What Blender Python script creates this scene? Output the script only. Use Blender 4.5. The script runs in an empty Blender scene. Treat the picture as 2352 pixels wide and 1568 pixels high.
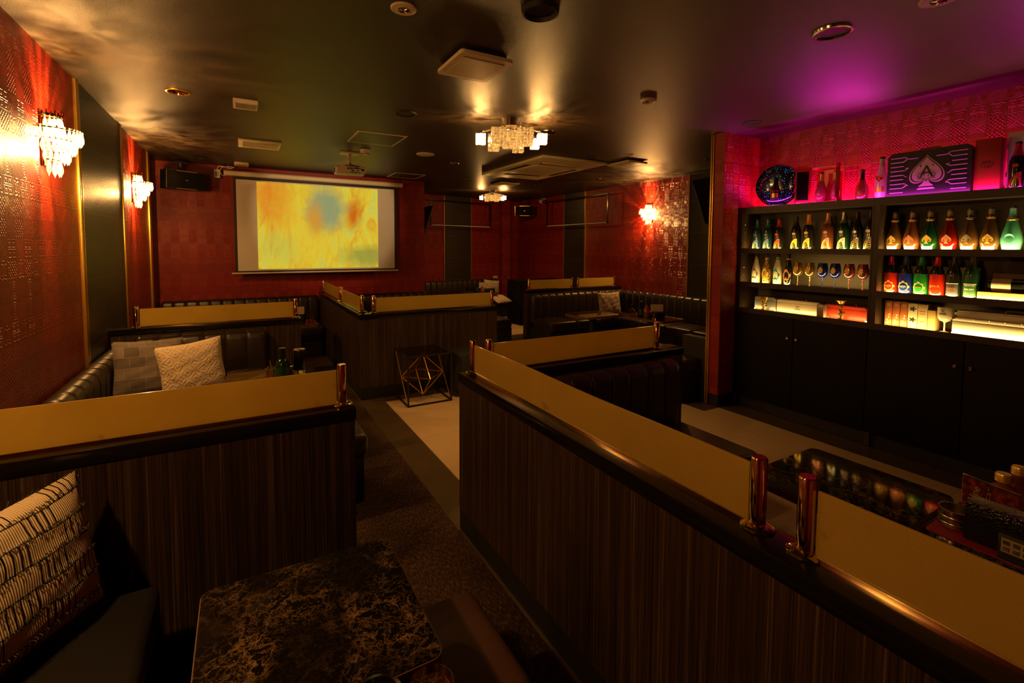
import bpy, bmesh, math, random
from mathutils import Vector, Matrix, Euler
random.seed(7)
PI = math.pi
C = bpy.context.scene.collection
SC = bpy.context.scene

# ------------------------------------------------------------------ camera, world, exposure
cam_d = bpy.data.cameras.new('camera'); cam = bpy.data.objects.new('camera', cam_d); C.objects.link(cam)
F_PX, YAW, PITCH, ROLL, PPY, CAM_H = 1090.56, .5202, .0572, .0050, 629.7, 1.5
fw = Vector((math.sin(YAW)*math.cos(PITCH), math.cos(YAW)*math.cos(PITCH), -math.sin(PITCH)))
rt = Vector((math.cos(YAW), -math.sin(YAW), 0)); up = rt.cross(fw)
r2 = rt*math.cos(ROLL)+up*math.sin(ROLL); u2 = -rt*math.sin(ROLL)+up*math.cos(ROLL)
cam.matrix_world = Matrix(((r2.x, u2.x, -fw.x, 0), (r2.y, u2.y, -fw.y, 0), (r2.z, u2.z, -fw.z, CAM_H), (0, 0, 0, 1)))
cam_d.sensor_width = 36; cam_d.lens = F_PX/2352*36; cam_d.shift_y = -(784-PPY)/2352; cam_d.clip_start = .02
SC.camera = cam
w = bpy.data.worlds.new('world'); SC.world = w; w.use_nodes = True
w.node_tree.nodes['Background'].inputs[0].default_value = (.008, .004, .002, 1)
w.node_tree.nodes['Background'].inputs[1].default_value = .25
SC.view_settings.view_transform = 'Standard'; SC.view_settings.look = 'None'
SC.view_settings.exposure = 0.0; SC.view_settings.gamma = 1.0
try:
    SC.cycles.use_denoising = True; SC.cycles.sample_clamp_indirect = 3.0; SC.cycles.sample_clamp_direct = 0
    SC.cycles.max_bounces = 8; SC.cycles.transparent_max_bounces = 24; SC.cycles.caustics_reflective = False
    SC.cycles.caustics_refractive = False
except Exception: pass
WARM = (1.0, .49, .13); AMBER = (1.0, .62, .16); MAG = (1.0, .02, .40)
SCONCE_W = 125; CHAND_W = 85; STRIP_W = 5.0; MAG_W = 26.0
HC = 2.56

def light(kind, loc, power, col, name='lamp_light', size=.05, parent=None, **kw):
    d = bpy.data.lights.new(name, kind); d.energy = power; d.color = col
    if kind in ('POINT', 'SPOT'): d.shadow_soft_size = size
    for k, v in kw.items(): setattr(d, k, v)
    if kind == 'AREA': d.size = size
    o = bpy.data.objects.new(name, d); C.objects.link(o); o.location = loc
    if parent: o.parent = parent
    return o

def crystal_pattern(l, seed):
    '''cut crystal breaks a bulb's light into uneven rays'''
    d = l.data; d.use_nodes = True; t = d.node_tree; e = t.nodes['Emission']
    g = t.nodes.new('ShaderNodeTexCoord'); n = t.nodes.new('ShaderNodeTexNoise'); n.noise_dimensions = '4D'; n.inputs['W'].default_value = seed
    n.inputs['Scale'].default_value = 6.5; n.inputs['Detail'].default_value = 3; n.inputs['Distortion'].default_value = .6
    t.links.new(g.outputs['Normal'], n.inputs['Vector']); r = t.nodes.new('ShaderNodeMapRange')
    r.inputs[1].default_value = .38; r.inputs[2].default_value = .64; r.inputs[3].default_value = .18; r.inputs[4].default_value = 2.5
    t.links.new(n.outputs[0], r.inputs[0])
    sx = t.nodes.new('ShaderNodeSeparateXYZ'); t.links.new(g.outputs['Normal'], sx.inputs[0]); up_ = t.nodes.new('ShaderNodeMapRange')
    up_.inputs[1].default_value = .05; up_.inputs[2].default_value = .45; t.links.new(sx.outputs[2], up_.inputs[0])
    mx = t.nodes.new('ShaderNodeMix'); mx.inputs[2].default_value = 1; t.links.new(up_.outputs[0], mx.inputs[0]); t.links.new(r.outputs[0], mx.inputs[3]); t.links.new(mx.outputs[0], e.inputs[1])
    return l

# ------------------------------------------------------------------ materials
MATS = {}
class NT:
    def __init__(s, name):
        s.m = bpy.data.materials.new(name); s.m.use_nodes = True; s.t = s.m.node_tree; s.t.nodes.clear()
        s.out = s.t.nodes.new('ShaderNodeOutputMaterial')
    def n(s, k, **kw):
        o = s.t.nodes.new(k)
        for a, b in kw.items(): setattr(o, a, b)
        return o
    def l(s, a, b): s.t.links.new(a, b)
    def setin(s, node, key, v):
        if hasattr(v, 'is_output') or isinstance(v, bpy.types.NodeSocket): s.l(v, node.inputs[key])
        else: node.inputs[key].default_value = v
    def math(s, op, a, b=None, c=None):
        o = s.n('ShaderNodeMath', operation=op); s.setin(o, 0, a)
        if b is not None: s.setin(o, 1, b)
        if c is not None: s.setin(o, 2, c)
        return o.outputs[0]
    def mix(s, f, a, b):
        o = s.n('ShaderNodeMix', data_type='RGBA'); s.setin(o, 0, f)
        for k, v in ((6, a), (7, b)):
            if isinstance(v, tuple): v = (*v[:3], 1)
            s.setin(o, k, v)
        return o.outputs[2]
    def mixf(s, f, a, b):
        o = s.n('ShaderNodeMix', data_type='FLOAT'); s.setin(o, 0, f); s.setin(o, 2, a); s.setin(o, 3, b); return o.outputs[0]
    def ramp(s, f, stops, interp='LINEAR'):
        o = s.n('ShaderNodeValToRGB'); o.color_ramp.interpolation = interp
        e = o.color_ramp.elements
        while len(e) < len(stops): e.new(.5)
        for i, (p, c) in enumerate(stops): e[i].position = p; e[i].color = (*c, 1)
        s.setin(o, 0, f); return o.outputs[0]
    def coord(s, which='Object', scale=(1, 1, 1)):
        if which == 'World': v = s.n('ShaderNodeNewGeometry').outputs['Position']
        else: v = s.n('ShaderNodeTexCoord').outputs[which]
        m = s.n('ShaderNodeMapping'); m.inputs['Scale'].default_value = scale; s.l(v, m.inputs[0]); return m.outputs[0]
    def noise(s, vec, scale, detail=3, rough=.5, dist=0):
        o = s.n('ShaderNodeTexNoise'); s.l(vec, o.inputs['Vector']); o.inputs['Scale'].default_value = scale
        o.inputs['Detail'].default_value = detail; o.inputs['Roughness'].default_value = rough; o.inputs['Distortion'].default_value = dist
        return o.outputs[0]
    def bump(s, h, strength=.3, dist=.01):
        o = s.n('ShaderNodeBump'); s.l(h, o.inputs['Height']); o.inputs['Strength'].default_value = strength
        o.inputs['Distance'].default_value = dist; return o.outputs[0]
    def bsdf(s, col=(.5, .5, .5), rough=.5, metal=0, spec=.5, normal=None, coat=0, **kw):
        b = s.n('ShaderNodeBsdfPrincipled')
        if isinstance(col, tuple): col = (*col[:3], 1)
        s.setin(b, 'Base Color', col); s.setin(b, 'Roughness', rough); b.inputs['Metallic'].default_value = metal
        b.inputs['Specular IOR Level'].default_value = spec; b.inputs['Coat Weight'].default_value = coat
        b.inputs['Coat Roughness'].default_value = .08
        if normal is not None: s.l(normal, b.inputs['Normal'])
        for k, v in kw.items(): s.setin(b, k.replace('_', ' '), v)
        return b.outputs[0]
    def done(s, sh): s.l(sh, s.out.inputs[0]); return s.m

def plain(name, col, rough=.5, metal=0, spec=.5, coat=0, grain=.06, gs=40):
    if name in MATS: return MATS[name]
    t = NT(name); v = t.coord('Object'); n = t.noise(v, gs, 2)
    c = t.mix(n, tuple(x*(1-grain) for x in col), tuple(min(1, x*(1+grain)) for x in col))
    MATS[name] = t.done(t.bsdf(c, rough, metal, spec, coat=coat)); return MATS[name]

def emit(name, col, power, base=None, mixf=1.0):
    if name in MATS: return MATS[name]
    t = NT(name); e = t.n('ShaderNodeEmission'); e.inputs[0].default_value = (*col, 1); e.inputs[1].default_value = power
    MATS[name] = t.done(e.outputs[0]); return MATS[name]

def glassy(name, col, trans=.5, rough=.12, transl=None):
    """tinted bottle glass: shiny skin over light that passes through the colour"""
    if name in MATS: return MATS[name]
    t = NT(name); b = t.bsdf(col, rough, 0, .6, coat=.6)
    tr = t.n('ShaderNodeBsdfTranslucent'); tr.inputs[0].default_value = (*(transl or col), 1)
    m = t.n('ShaderNodeMixShader'); m.inputs[0].default_value = trans; t.l(b, m.inputs[1]); t.l(tr.outputs[0], m.inputs[2])
    MATS[name] = t.done(m.outputs[0]); return MATS[name]

def clear(name, col=(1, 1, 1), op=.12, rough=.05):
    if name in MATS: return MATS[name]
    t = NT(name); g = t.n('ShaderNodeBsdfGlossy'); g.inputs[0].default_value = (*col, 1); g.inputs[1].default_value = rough
    tr = t.n('ShaderNodeBsdfTransparent'); tr.inputs[0].default_value = (*col, 1)
    lw = t.n('ShaderNodeLayerWeight'); lw.inputs[0].default_value = .35
    f = t.math('MINIMUM', t.math('ADD', t.math('MULTIPLY', lw.outputs[1], .8), op), 1.0)
    m = t.n('ShaderNodeMixShader'); t.l(f, m.inputs[0]); t.l(tr.outputs[0], m.inputs[1]); t.l(g.outputs[0], m.inputs[2])
    MATS[name] = t.done(m.outputs[0]); return MATS[name]

def wallpaper(name, axis):
    """embossed patchwork wallpaper; axis = the horizontal world axis it runs along"""
    t = NT(name); g = t.n('ShaderNodeNewGeometry').outputs['Position']; s = t.n('ShaderNodeSeparateXYZ'); t.l(g, s.inputs[0])
    M = t.math
    u = M('DIVIDE', s.outputs[axis], .0955); v = M('DIVIDE', s.outputs[2], .0955)
    cu, cv = M('FLOOR', u), M('FLOOR', v); fx = M('SUBTRACT', M('FRACT', u), .5); fy = M('SUBTRACT', M('FRACT', v), .5)
    cmb = t.n('ShaderNodeCombineXYZ'); t.l(M('ADD', M('FLOORED_MODULO', cu, 2), .3), cmb.inputs[0]); t.l(M('ADD', M('FLOORED_MODULO', cv, 7), .7), cmb.inputs[1]); wn = t.n('ShaderNodeTexWhiteNoise', noise_dimensions='2D'); t.l(cmb.outputs[0], wn.inputs['Vector'])
    rnd = wn.outputs['Value']; sc = t.n('ShaderNodeSeparateColor'); t.l(wn.outputs['Color'], sc.inputs[0]); rnd2 = sc.outputs[1]
    r = M('SQRT', M('ADD', M('MULTIPLY', fx, fx), M('MULTIPLY', fy, fy)))
    th = M('ARCTAN2', fy, fx)
    ax, ay = M('ABSOLUTE', fx), M('ABSOLUTE', fy)
    p0 = M('SINE', M('MULTIPLY', r, 50))                                                   # rings
    p1 = M('MULTIPLY', M('SINE', M('MULTIPLY', fx, 25.13)), M('SINE', M('MULTIPLY', fy, 25.13)))   # dots
    p2 = M('SINE', M('MULTIPLY', M('ADD', fx, fy), 44))                                    # diagonals
    p3 = M('SINE', M('ADD', M('MULTIPLY', M('COSINE', M('MULTIPLY', th, 4)), 2.2), M('MULTIPLY', r, 30)))  # rosette
    p4 = M('SINE', M('MULTIPLY', M('MINIMUM', M('ABSOLUTE', M('ADD', fx, fy)), M('ABSOLUTE', M('SUBTRACT', fx, fy))), 36))                                    # diamonds
    p5 = M('SINE', M('MULTIPLY', M('MAXIMUM', M('ABSOLUTE', M('SUBTRACT', ax, .24)), M('ABSOLUTE', M('SUBTRACT', ay, .24))), 42))                                # squares
    p6 = M('SUBTRACT', M('MULTIPLY', M('SINE', M('MULTIPLY', fx, 56)), M('GREATER_THAN', ay, .2)), M('MULTIPLY', M('LESS_THAN', ay, .12), .7))  # pillars
    h = p0
    for k, p in enumerate((p1, p2, p3, p4, p5, p6)):
        h = t.mixf(M('GREATER_THAN', rnd, (k+1)/7), h, p)
    edge = M('GREATER_THAN', M('MAXIMUM', ax, ay), .462)
    hh = M('MINIMUM', M('MAXIMUM', M('MULTIPLY', h, 2.2), -1), 1)
    hh = t.mixf(edge, hh, -1.4)
    fine = t.noise(t.coord('World'), 260, 2)
    hb = M('ADD', hh, M('MULTIPLY', fine, .7))
    tint = M('MULTIPLY', M('ADD', M('MULTIPLY', hh, .5), .5), M('ADD', M('MULTIPLY', rnd2, .55), .12))
    col = t.mix(tint, (.25, .006, .002), (.48, .045, .010))
    col = t.mix(M('MULTIPLY', edge, .5), col, (.12, .006, .004))
    rough = t.mixf(tint, .40, .29)
    b = t.bsdf(col, rough, 0, .5, t.bump(hb, .62, .004))
    MATS[name] = t.done(b); return MATS[name]

wp_x, wp_y = wallpaper('red_wallpaper_along_x', 0), wallpaper('red_wallpaper_along_y', 1)

def mk_ceiling():
    t = NT('dark_ceiling'); v = t.coord('World'); n = t.noise(v, 1.3, 4, .6); f = t.noise(v, 330, 2)
    c = t.mix(n, (.026, .0165, .009), (.045, .029, .016))
    return t.done(t.bsdf(c, .41, 0, .5, t.bump(f, .5, .003)))
def mk_laminate():
    t = NT('dark_striped_laminate'); a = t.noise(t.coord('World', (1, 1, .006)), 230, 3, .8); b = t.noise(t.coord('World', (1, 1, .01)), 45, 1)
    h = t.math('ADD', t.math('MULTIPLY', a, .75), t.math('MULTIPLY', b, .3))
    c = t.ramp(h, [(.36, (.008, .004, .002)), (.5, (.032, .018, .010)), (.6, (.058, .034, .017)), (.72, (.16, .10, .042))])
    return t.done(t.bsdf(c, .38, 0, .45))
def mk_marble(name, dark, vein, amt=.06, sc=9):
    t = NT(name); v = t.coord('World'); n = t.n('ShaderNodeTexNoise'); t.l(v, n.inputs['Vector']); n.inputs['Scale'].default_value = sc*1.2; n.inputs['Detail'].default_value = 6; n.inputs['Roughness'].default_value = .65
    vm = t.n('ShaderNodeVectorMath', operation='SCALE'); t.l(n.outputs['Color'], vm.inputs[0]); vm.inputs[3].default_value = .22
    va = t.n('ShaderNodeVectorMath', operation='ADD'); t.l(v, va.inputs[0]); t.l(vm.outputs[0], va.inputs[1])
    vo = t.n('ShaderNodeTexVoronoi', feature='DISTANCE_TO_EDGE'); t.l(va.outputs[0], vo.inputs['Vector']); vo.inputs['Scale'].default_value = sc
    vo2 = t.n('ShaderNodeTexVoronoi', feature='DISTANCE_TO_EDGE'); t.l(va.outputs[0], vo2.inputs['Vector']); vo2.inputs['Scale'].default_value = sc*3.4
    m1 = t.math('LESS_THAN', vo.outputs['Distance'], amt*.6); k = t.noise(v, sc*.8, 3)
    l1 = t.ramp(vo.outputs['Distance'], [(0, (1, 1, 1)), (amt*.5, (.35, .35, .35)), (amt, (0, 0, 0))])
    l2 = t.ramp(vo2.outputs['Distance'], [(0, (.8, .8, .8)), (amt*.6, (.22, .22, .22)), (amt*1.5, (0, 0, 0))])
    g = t.ramp(k, [(.40, (.10, .10, .10)), (.66, (1, 1, 1))])
    s = t.math('MINIMUM', t.math('ADD', t.math('MULTIPLY', l1, .8), l2), 1); s = t.math('MULTIPLY', s, g)
    s = t.math('MULTIPLY', s, t.math('ADD', t.math('MULTIPLY', t.noise(v, 90, 3), 1.4), -.05))
    c = t.mix(s, dark, vein)
    return t.done(t.bsdf(c, .05, 0, .5))
def mk_whitefloor():
    t = NT('cream_marble_tile'); v = t.coord('World'); n = t.noise(v, 3, 6, .65, 1.5); k = t.noise(t.coord('World', (1, 3, 1)), 8, 5, .7, .8)
    c = t.mix(n, (.56, .40, .22), (.72, .54, .31)); c = t.mix(t.ramp(k, [(.62, (0, 0, 0)), (.75, (.5, .5, .5))]), c, (.33, .25, .17))
    s = t.n('ShaderNodeSeparateXYZ'); t.l(v, s.inputs[0]); M = t.math
    gx = M('LESS_THAN', M('FRACT', M('DIVIDE', M('ADD', s.outputs[0], -1.19), .6)), .006); gy = M('LESS_THAN', M('FRACT', M('DIVIDE', M('ADD', s.outputs[1], .09), .6)), .006)
    c = t.mix(M('MULTIPLY', M('MAXIMUM', gx, gy), .6), c, (.15, .10, .06))
    return t.done(t.bsdf(c, .30, 0, .5))
def mk_border():
    t = NT('dark_stone_border'); v = t.coord('World'); n = t.noise(v, 4, 6, .7, .6)
    return t.done(t.bsdf(t.mix(n, (.055, .039, .018), (.115, .082, .038)), .3))
def mk_carpet():
    t = NT('brown_flecked_carpet'); a = t.noise(t.coord('World', (1.8, .5, 1)), 75, 3, .8); b = t.noise(t.coord('World'), 420, 1); k = t.noise(t.coord('World'), 2.2, 3)
    h = t.math('ADD', t.math('MULTIPLY', a, .8), t.math('MULTIPLY', k, .35))
    c = t.ramp(h, [(.45, (.016, .008, .006)), (.58, (.05, .028, .016)), (.72, (.15, .09, .045))])
    return t.done(t.bsdf(c, .95, 0, .1, t.bump(b, .6, .004)))
def mk_walltile(axis):
    t = NT('black_stone_wall_tile_%d' % axis); v = t.coord('World'); n = t.noise(v, 5, 5, .7, .5); sc = t.noise(t.coord('World', (4, 4, .8)), 26, 3)
    s = t.n('ShaderNodeSeparateXYZ'); t.l(v, s.inputs[0]); M = t.math
    g1 = M('LESS_THAN', M('FRACT', M('DIVIDE', M('ADD', s.outputs[2], .12), .46)), .008)
    g2 = M('LESS_THAN', M('FRACT', M('DIVIDE', M('ADD', s.outputs[axis], .02), .64)), .005)
    c = t.mix(n, (.014, .010, .005), (.045, .031, .013)); c = t.mix(t.ramp(sc, [(.70, (0, 0, 0)), (.74, (.5, .5, .5))]), c, (.14, .10, .05))
    c = t.mix(M('MAXIMUM', M('MULTIPLY', g1, .8), M('MULTIPLY', g2, .25)), c, (.20, .14, .06))
    return t.done(t.bsdf(c, .42, 0, .5, t.bump(t.noise(v, 110, 3), .45, .004)))
def mk_leather(name, col, rough=.3):
    t = NT(name); v = t.coord('Object'); n = t.noise(v, 180, 3); k = t.noise(v, 6, 3)
    return t.done(t.bsdf(t.mix(k, tuple(c*.7 for c in col), col), rough, 0, .5, t.bump(n, .18, .002)))
def mk_frost():
    t = NT('frosted_acrylic'); v = t.coord('World'); n = t.noise(v, 5, 4, .6); g = t.noise(v, 500, 1); sp = t.noise(v, 13, 2)
    c = t.mix(n, (.72, .54, .10), (.92, .71, .15)); c = t.mix(t.math('MULTIPLY', g, .35), c, (.30, .19, .05))
    c = t.mix(t.ramp(sp, [(.70, (0, 0, 0)), (.78, (.35, .35, .35))]), c, (.22, .13, .04))
    b = t.bsdf(c, .26, 0, .5, coat=.25); tr = t.n('ShaderNodeBsdfTranslucent'); t.l(c, tr.inputs[0])
    m = t.n('ShaderNodeMixShader'); m.inputs[0].default_value = .55; t.l(b, m.inputs[1]); t.l(tr.outputs[0], m.inputs[2])
    return t.done(m.outputs[0])
def mk_picture():
    t = NT('blurred_projected_picture'); v = t.coord('Object', (1, 1, 1)); M = t.math; s = t.n('ShaderNodeSeparateXYZ'); t.l(v, s.inputs[0]); x, z = s.outputs[0], s.outputs[2]
    n = t.noise(t.coord('Object', (2.2, 1, .8)), 2.1, 5, .62, 1.6); n2 = t.noise(t.coord('Object', (1, 1, 1.3)), 3.2, 4, .6, .9)
    c = t.ramp(n, [(.30, (.70, .22, .012)), (.42, (.78, .46, .03)), (.55, (.80, .62, .04)), (.72, (.56, .60, .12))])
    def blob(cx, cz, rx, rz, soft):
        a = M('DIVIDE', M('SUBTRACT', x, cx), rx); b = M('DIVIDE', M('SUBTRACT', z, cz), rz); d = M('SQRT', M('ADD', M('MULTIPLY', a, a), M('MULTIPLY', b, b)))
        d = M('ADD', d, M('MULTIPLY', M('SUBTRACT', n2, .5), .9))
        return t.ramp(d, [(max(0, 1-soft), (1, 1, 1)), (min(1, 1.0), (0, 0, 0))])
    c = t.mix(M('MULTIPLY', blob(-.62, .35, .34, .50, .6), .75), c, (.80, .20, .012))
    c = t.mix(M('MULTIPLY', blob(.44, .18, .17, .30, .7), .85), c, (.62, .085, .004))
    c = t.mix(M('MULTIPLY', blob(-.15, .1, .60, .75, .6), .55), c, (.85, .55, .03))
    c = t.mix(M('MULTIPLY', blob(.05, .26, .34, .42, .6), .85), c, (.24, .32, .17))
    c = t.mix(M('MULTIPLY', blob(-.10, .10, .17, .32, .9), .95), c, (.72, .32, .03))
    c = t.mix(M('MULTIPLY', blob(.62, -.42, .45, .22, .7), .8), c, (.30, .30, .05))
    c = t.mix(M('MULTIPLY', blob(-.60, -.30, .35, .30, .7), .5), c, (.55, .55, .08))
    e = t.n('ShaderNodeEmission'); t.l(c, e.inputs[0]); e.inputs[1].default_value = .86
    return t.done(e.outputs[0])
def mk_crystal(name, e=6.0, op=.55, col=(1, .72, .36)):
    t = NT(name); v = t.coord('Object'); n = t.noise(v, 60, 1)
    em = t.n('ShaderNodeEmission'); em.inputs[0].default_value = (*col, 1); t.l(t.math('MULTIPLY', t.math('POWER', n, 2.2), e*4), em.inputs[1])
    tr = t.n('ShaderNodeBsdfTransparent'); g = t.n('ShaderNodeBsdfGlossy'); g.inputs[1].default_value = .05
    a = t.n('ShaderNodeAddShader'); t.l(em.outputs[0], a.inputs[0]); t.l(g.outputs[0], a.inputs[1])
    m = t.n('ShaderNodeMixShader'); m.inputs[0].default_value = op; t.l(tr.outputs[0], m.inputs[1]); t.l(a.outputs[0], m.inputs[2])
    return t.done(m.outputs[0])
def mk_dome():
    t = NT('self_lit_black_glitter'); v = t.coord('Object'); vo = t.n('ShaderNodeTexVoronoi'); t.l(v, vo.inputs['Vector']); vo.inputs['Scale'].default_value = 95
    d = t.math('LESS_THAN', vo.outputs['Distance'], .26); wn = t.n('ShaderNodeSeparateColor'); t.l(vo.outputs['Color'], wn.inputs[0])
    on = t.math('MULTIPLY', d, t.math('GREATER_THAN', wn.outputs[0], .58))
    hue = t.ramp(wn.outputs[1], [(0, (.05, .55, .75)), (.4, (.10, .75, .6)), (.65, (.06, .12, .9)), (.85, (.35, .08, .9)), (1, (.8, .6, .4))], 'CONSTANT')
    base = t.mix(on, (.003, .006, .014), hue)
    return t.done(t.bsdf(base, .15, .2, .6, coat=1.0, Emission_Color=hue, Emission_Strength=t.math('MULTIPLY', on, .55)))  # glitter dots get a faint glow of their own in place of glints
def mk_croc():
    t = NT('black_croc_leather'); vo = t.n('ShaderNodeTexVoronoi'); t.l(t.coord('Object'), vo.inputs['Vector']); vo.inputs['Scale'].default_value = 150
    return t.done(t.bsdf((.006, .005, .005), .25, 0, .4, t.bump(vo.outputs['Distance'], .45, .004)))
def mk_weave(name, a, b, sx, sz):
    t = NT(name); s = t.n('ShaderNodeSeparateXYZ'); t.l(t.coord('UV'), s.inputs[0]); M = t.math; u, v = s.outputs[0], s.outputs[1]
    wob = M('MULTIPLY', t.noise(t.coord('UV'), 5, 3), .06)
    row = M('FLOOR', M('MULTIPLY', M('ADD', v, wob), sz)); fr = M('FRACT', M('MULTIPLY', M('ADD', v, wob), sz))
    off = M('MULTIPLY', M('MODULO', row, 2), .5); cu = M('ADD', M('MULTIPLY', M('ADD', u, M('MULTIPLY', wob, .5)), sx), off)
    blk = M('LESS_THAN', M('FRACT', cu), .5)                     # blocks with dark cords alternate with plain ones
    cords = M('MULTIPLY', M('LESS_THAN', M('FRACT', M('MULTIPLY', cu, 10)), .22), blk)
    seam = M('LESS_THAN', fr, .07)
    rib = M('SINE', M('MULTIPLY', u, 520))
    c = t.mix(M('MULTIPLY', M('ADD', M('MULTIPLY', rib, .5), .5), .22), a, tuple(x*.7 for x in a))
    c = t.mix(M('MAXIMUM', cords, M('MULTIPLY', seam, .9)), c, b)
    h = M('SUBTRACT', M('MULTIPLY', rib, .25), M('MULTIPLY', M('MAXIMUM', cords, seam), .8))
    return t.done(t.bsdf(c, .9, 0, .15, t.bump(h, .6, .006)))
def mk_patch():
    t = NT('grey_patchwork_denim'); br = t.n('ShaderNodeTexBrick'); t.l(t.coord('UV'), br.inputs['Vector']); br.inputs['Scale'].default_value = 4.2
    br.inputs['Color1'].default_value = (.14, .115, .10, 1); br.inputs['Color2'].default_value = (.30, .25, .21, 1); br.inputs['Mortar'].default_value = (.42, .34, .27, 1)
    br.inputs['Mortar Size'].default_value = .012; br.inputs['Brick Width'].default_value = .9; br.inputs['Row Height'].default_value = .75; br.offset = .35
    n = t.noise(t.coord('UV'), 160, 3, .8); c = t.mix(t.math('MULTIPLY', n, .4), br.outputs['Color'], (.16, .14, .13))
    return t.done(t.bsdf(c, .95, 0, .1, t.bump(t.math('ADD', n, t.math('MULTIPLY', br.outputs['Fac'], 2)), .4, .004)))
def mk_diamond():
    t = NT('cream_diamond_fabric'); s = t.n('ShaderNodeSeparateXYZ'); t.l(t.coord('UV'), s.inputs[0]); M = t.math
    w = M('MULTIPLY', t.noise(t.coord('UV'), 4, 3), .12)
    a = M('ABSOLUTE', M('SUBTRACT', M('FRACT', M('MULTIPLY', M('ADD', M('ADD', s.outputs[0], s.outputs[1]), w), 4.2)), .5))
    b = M('ABSOLUTE', M('SUBTRACT', M('FRACT', M('MULTIPLY', M('ADD', M('SUBTRACT', s.outputs[0], s.outputs[1]), w), 4.2)), .5))
    h = M('SINE', M('MULTIPLY', M('MINIMUM', a, b), 26)); n = t.noise(t.coord('UV'), 9, 4, .7, 1.0)
    c = t.mix(M('MULTIPLY', M('ADD', h, 1), .5), (.64, .50, .34), (.76, .62, .44))
    return t.done(t.bsdf(c, .9, 0, .15, t.bump(M('ADD', M('MULTIPLY', h, .3), M('MULTIPLY', n, 3.5)), .55, .007)))
def mk_grille(name, col, dark, n, axis=0):
    t = NT(name); s = t.n('ShaderNodeSeparateXYZ'); t.l(t.coord('Object'), s.inputs[0])
    f = t.math('LESS_THAN', t.math('FRACT', t.math('MULTIPLY', s.outputs[axis], n)), .5)
    return t.done(t.bsdf(t.mix(f, col, dark), .5))

ceiling_m, laminate, marble = mk_ceiling(), mk_laminate(), mk_marble('dark_brown_marble', (.006, .004, .003), (.36, .22, .11))
white_floor, border_m, carpet = mk_whitefloor(), mk_border(), mk_carpet()
tile_x, tile_y = mk_walltile(0), mk_walltile(1)
black_leather = mk_leather('black_leather', (.004, .003, .002), .8)
leather, brown_leather = mk_leather('black_brown_leather', (.030, .018, .011), .36), mk_leather('brown_leather', (.075, .024, .009), .75)
frost, picture_m = mk_frost(), mk_picture()
crystal, crystal_dim = mk_crystal('lit_crystal', 4.0, .5, (1, .60, .22)), mk_crystal('dim_crystal', .45, .6, (1, .45, .10))
dome_m, croc = mk_dome(), mk_croc()
weave = mk_weave('striped_woven_cotton', (.90, .74, .52), (.012, .010, .010), 2.6, 6.5)
weave2 = mk_weave('pale_block_woven_cotton', (.62, .50, .36), (.06, .04, .03), 4.5, 5.5)
patch_m, diamond_m = mk_patch(), mk_diamond()
black_gloss = plain('black_gloss_laminate', (.008, .006, .005), .16, 0, .5)
black_matt = plain('black_matt', (.010, .009, .009), .6)
black_cab = plain('black_cabinet', (.004, .003, .003), .6, 0, .15)
brown_shelf = plain('dark_brown_shelf', (.022, .012, .006), .45)
gold = plain('polished_brass', (.80, .60, .26), .07, 1); gold_trim = plain('gold_trim_metal', (.70, .40, .07), .3, .8)
gold_label = plain('gold_foil', (.80, .52, .12), .3, .7)
chrome = plain('chrome', (.62, .56, .5), .16, 1); steel = plain('brushed_steel', (.55, .48, .4), .28, 1)
white_pl = plain('white_plastic', (.72, .64, .50), .5); ivory = plain('ivory_plastic', (.70, .60, .40), .5)
screen_case = plain('cream_painted_metal', (.66, .56, .40), .4)

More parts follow.
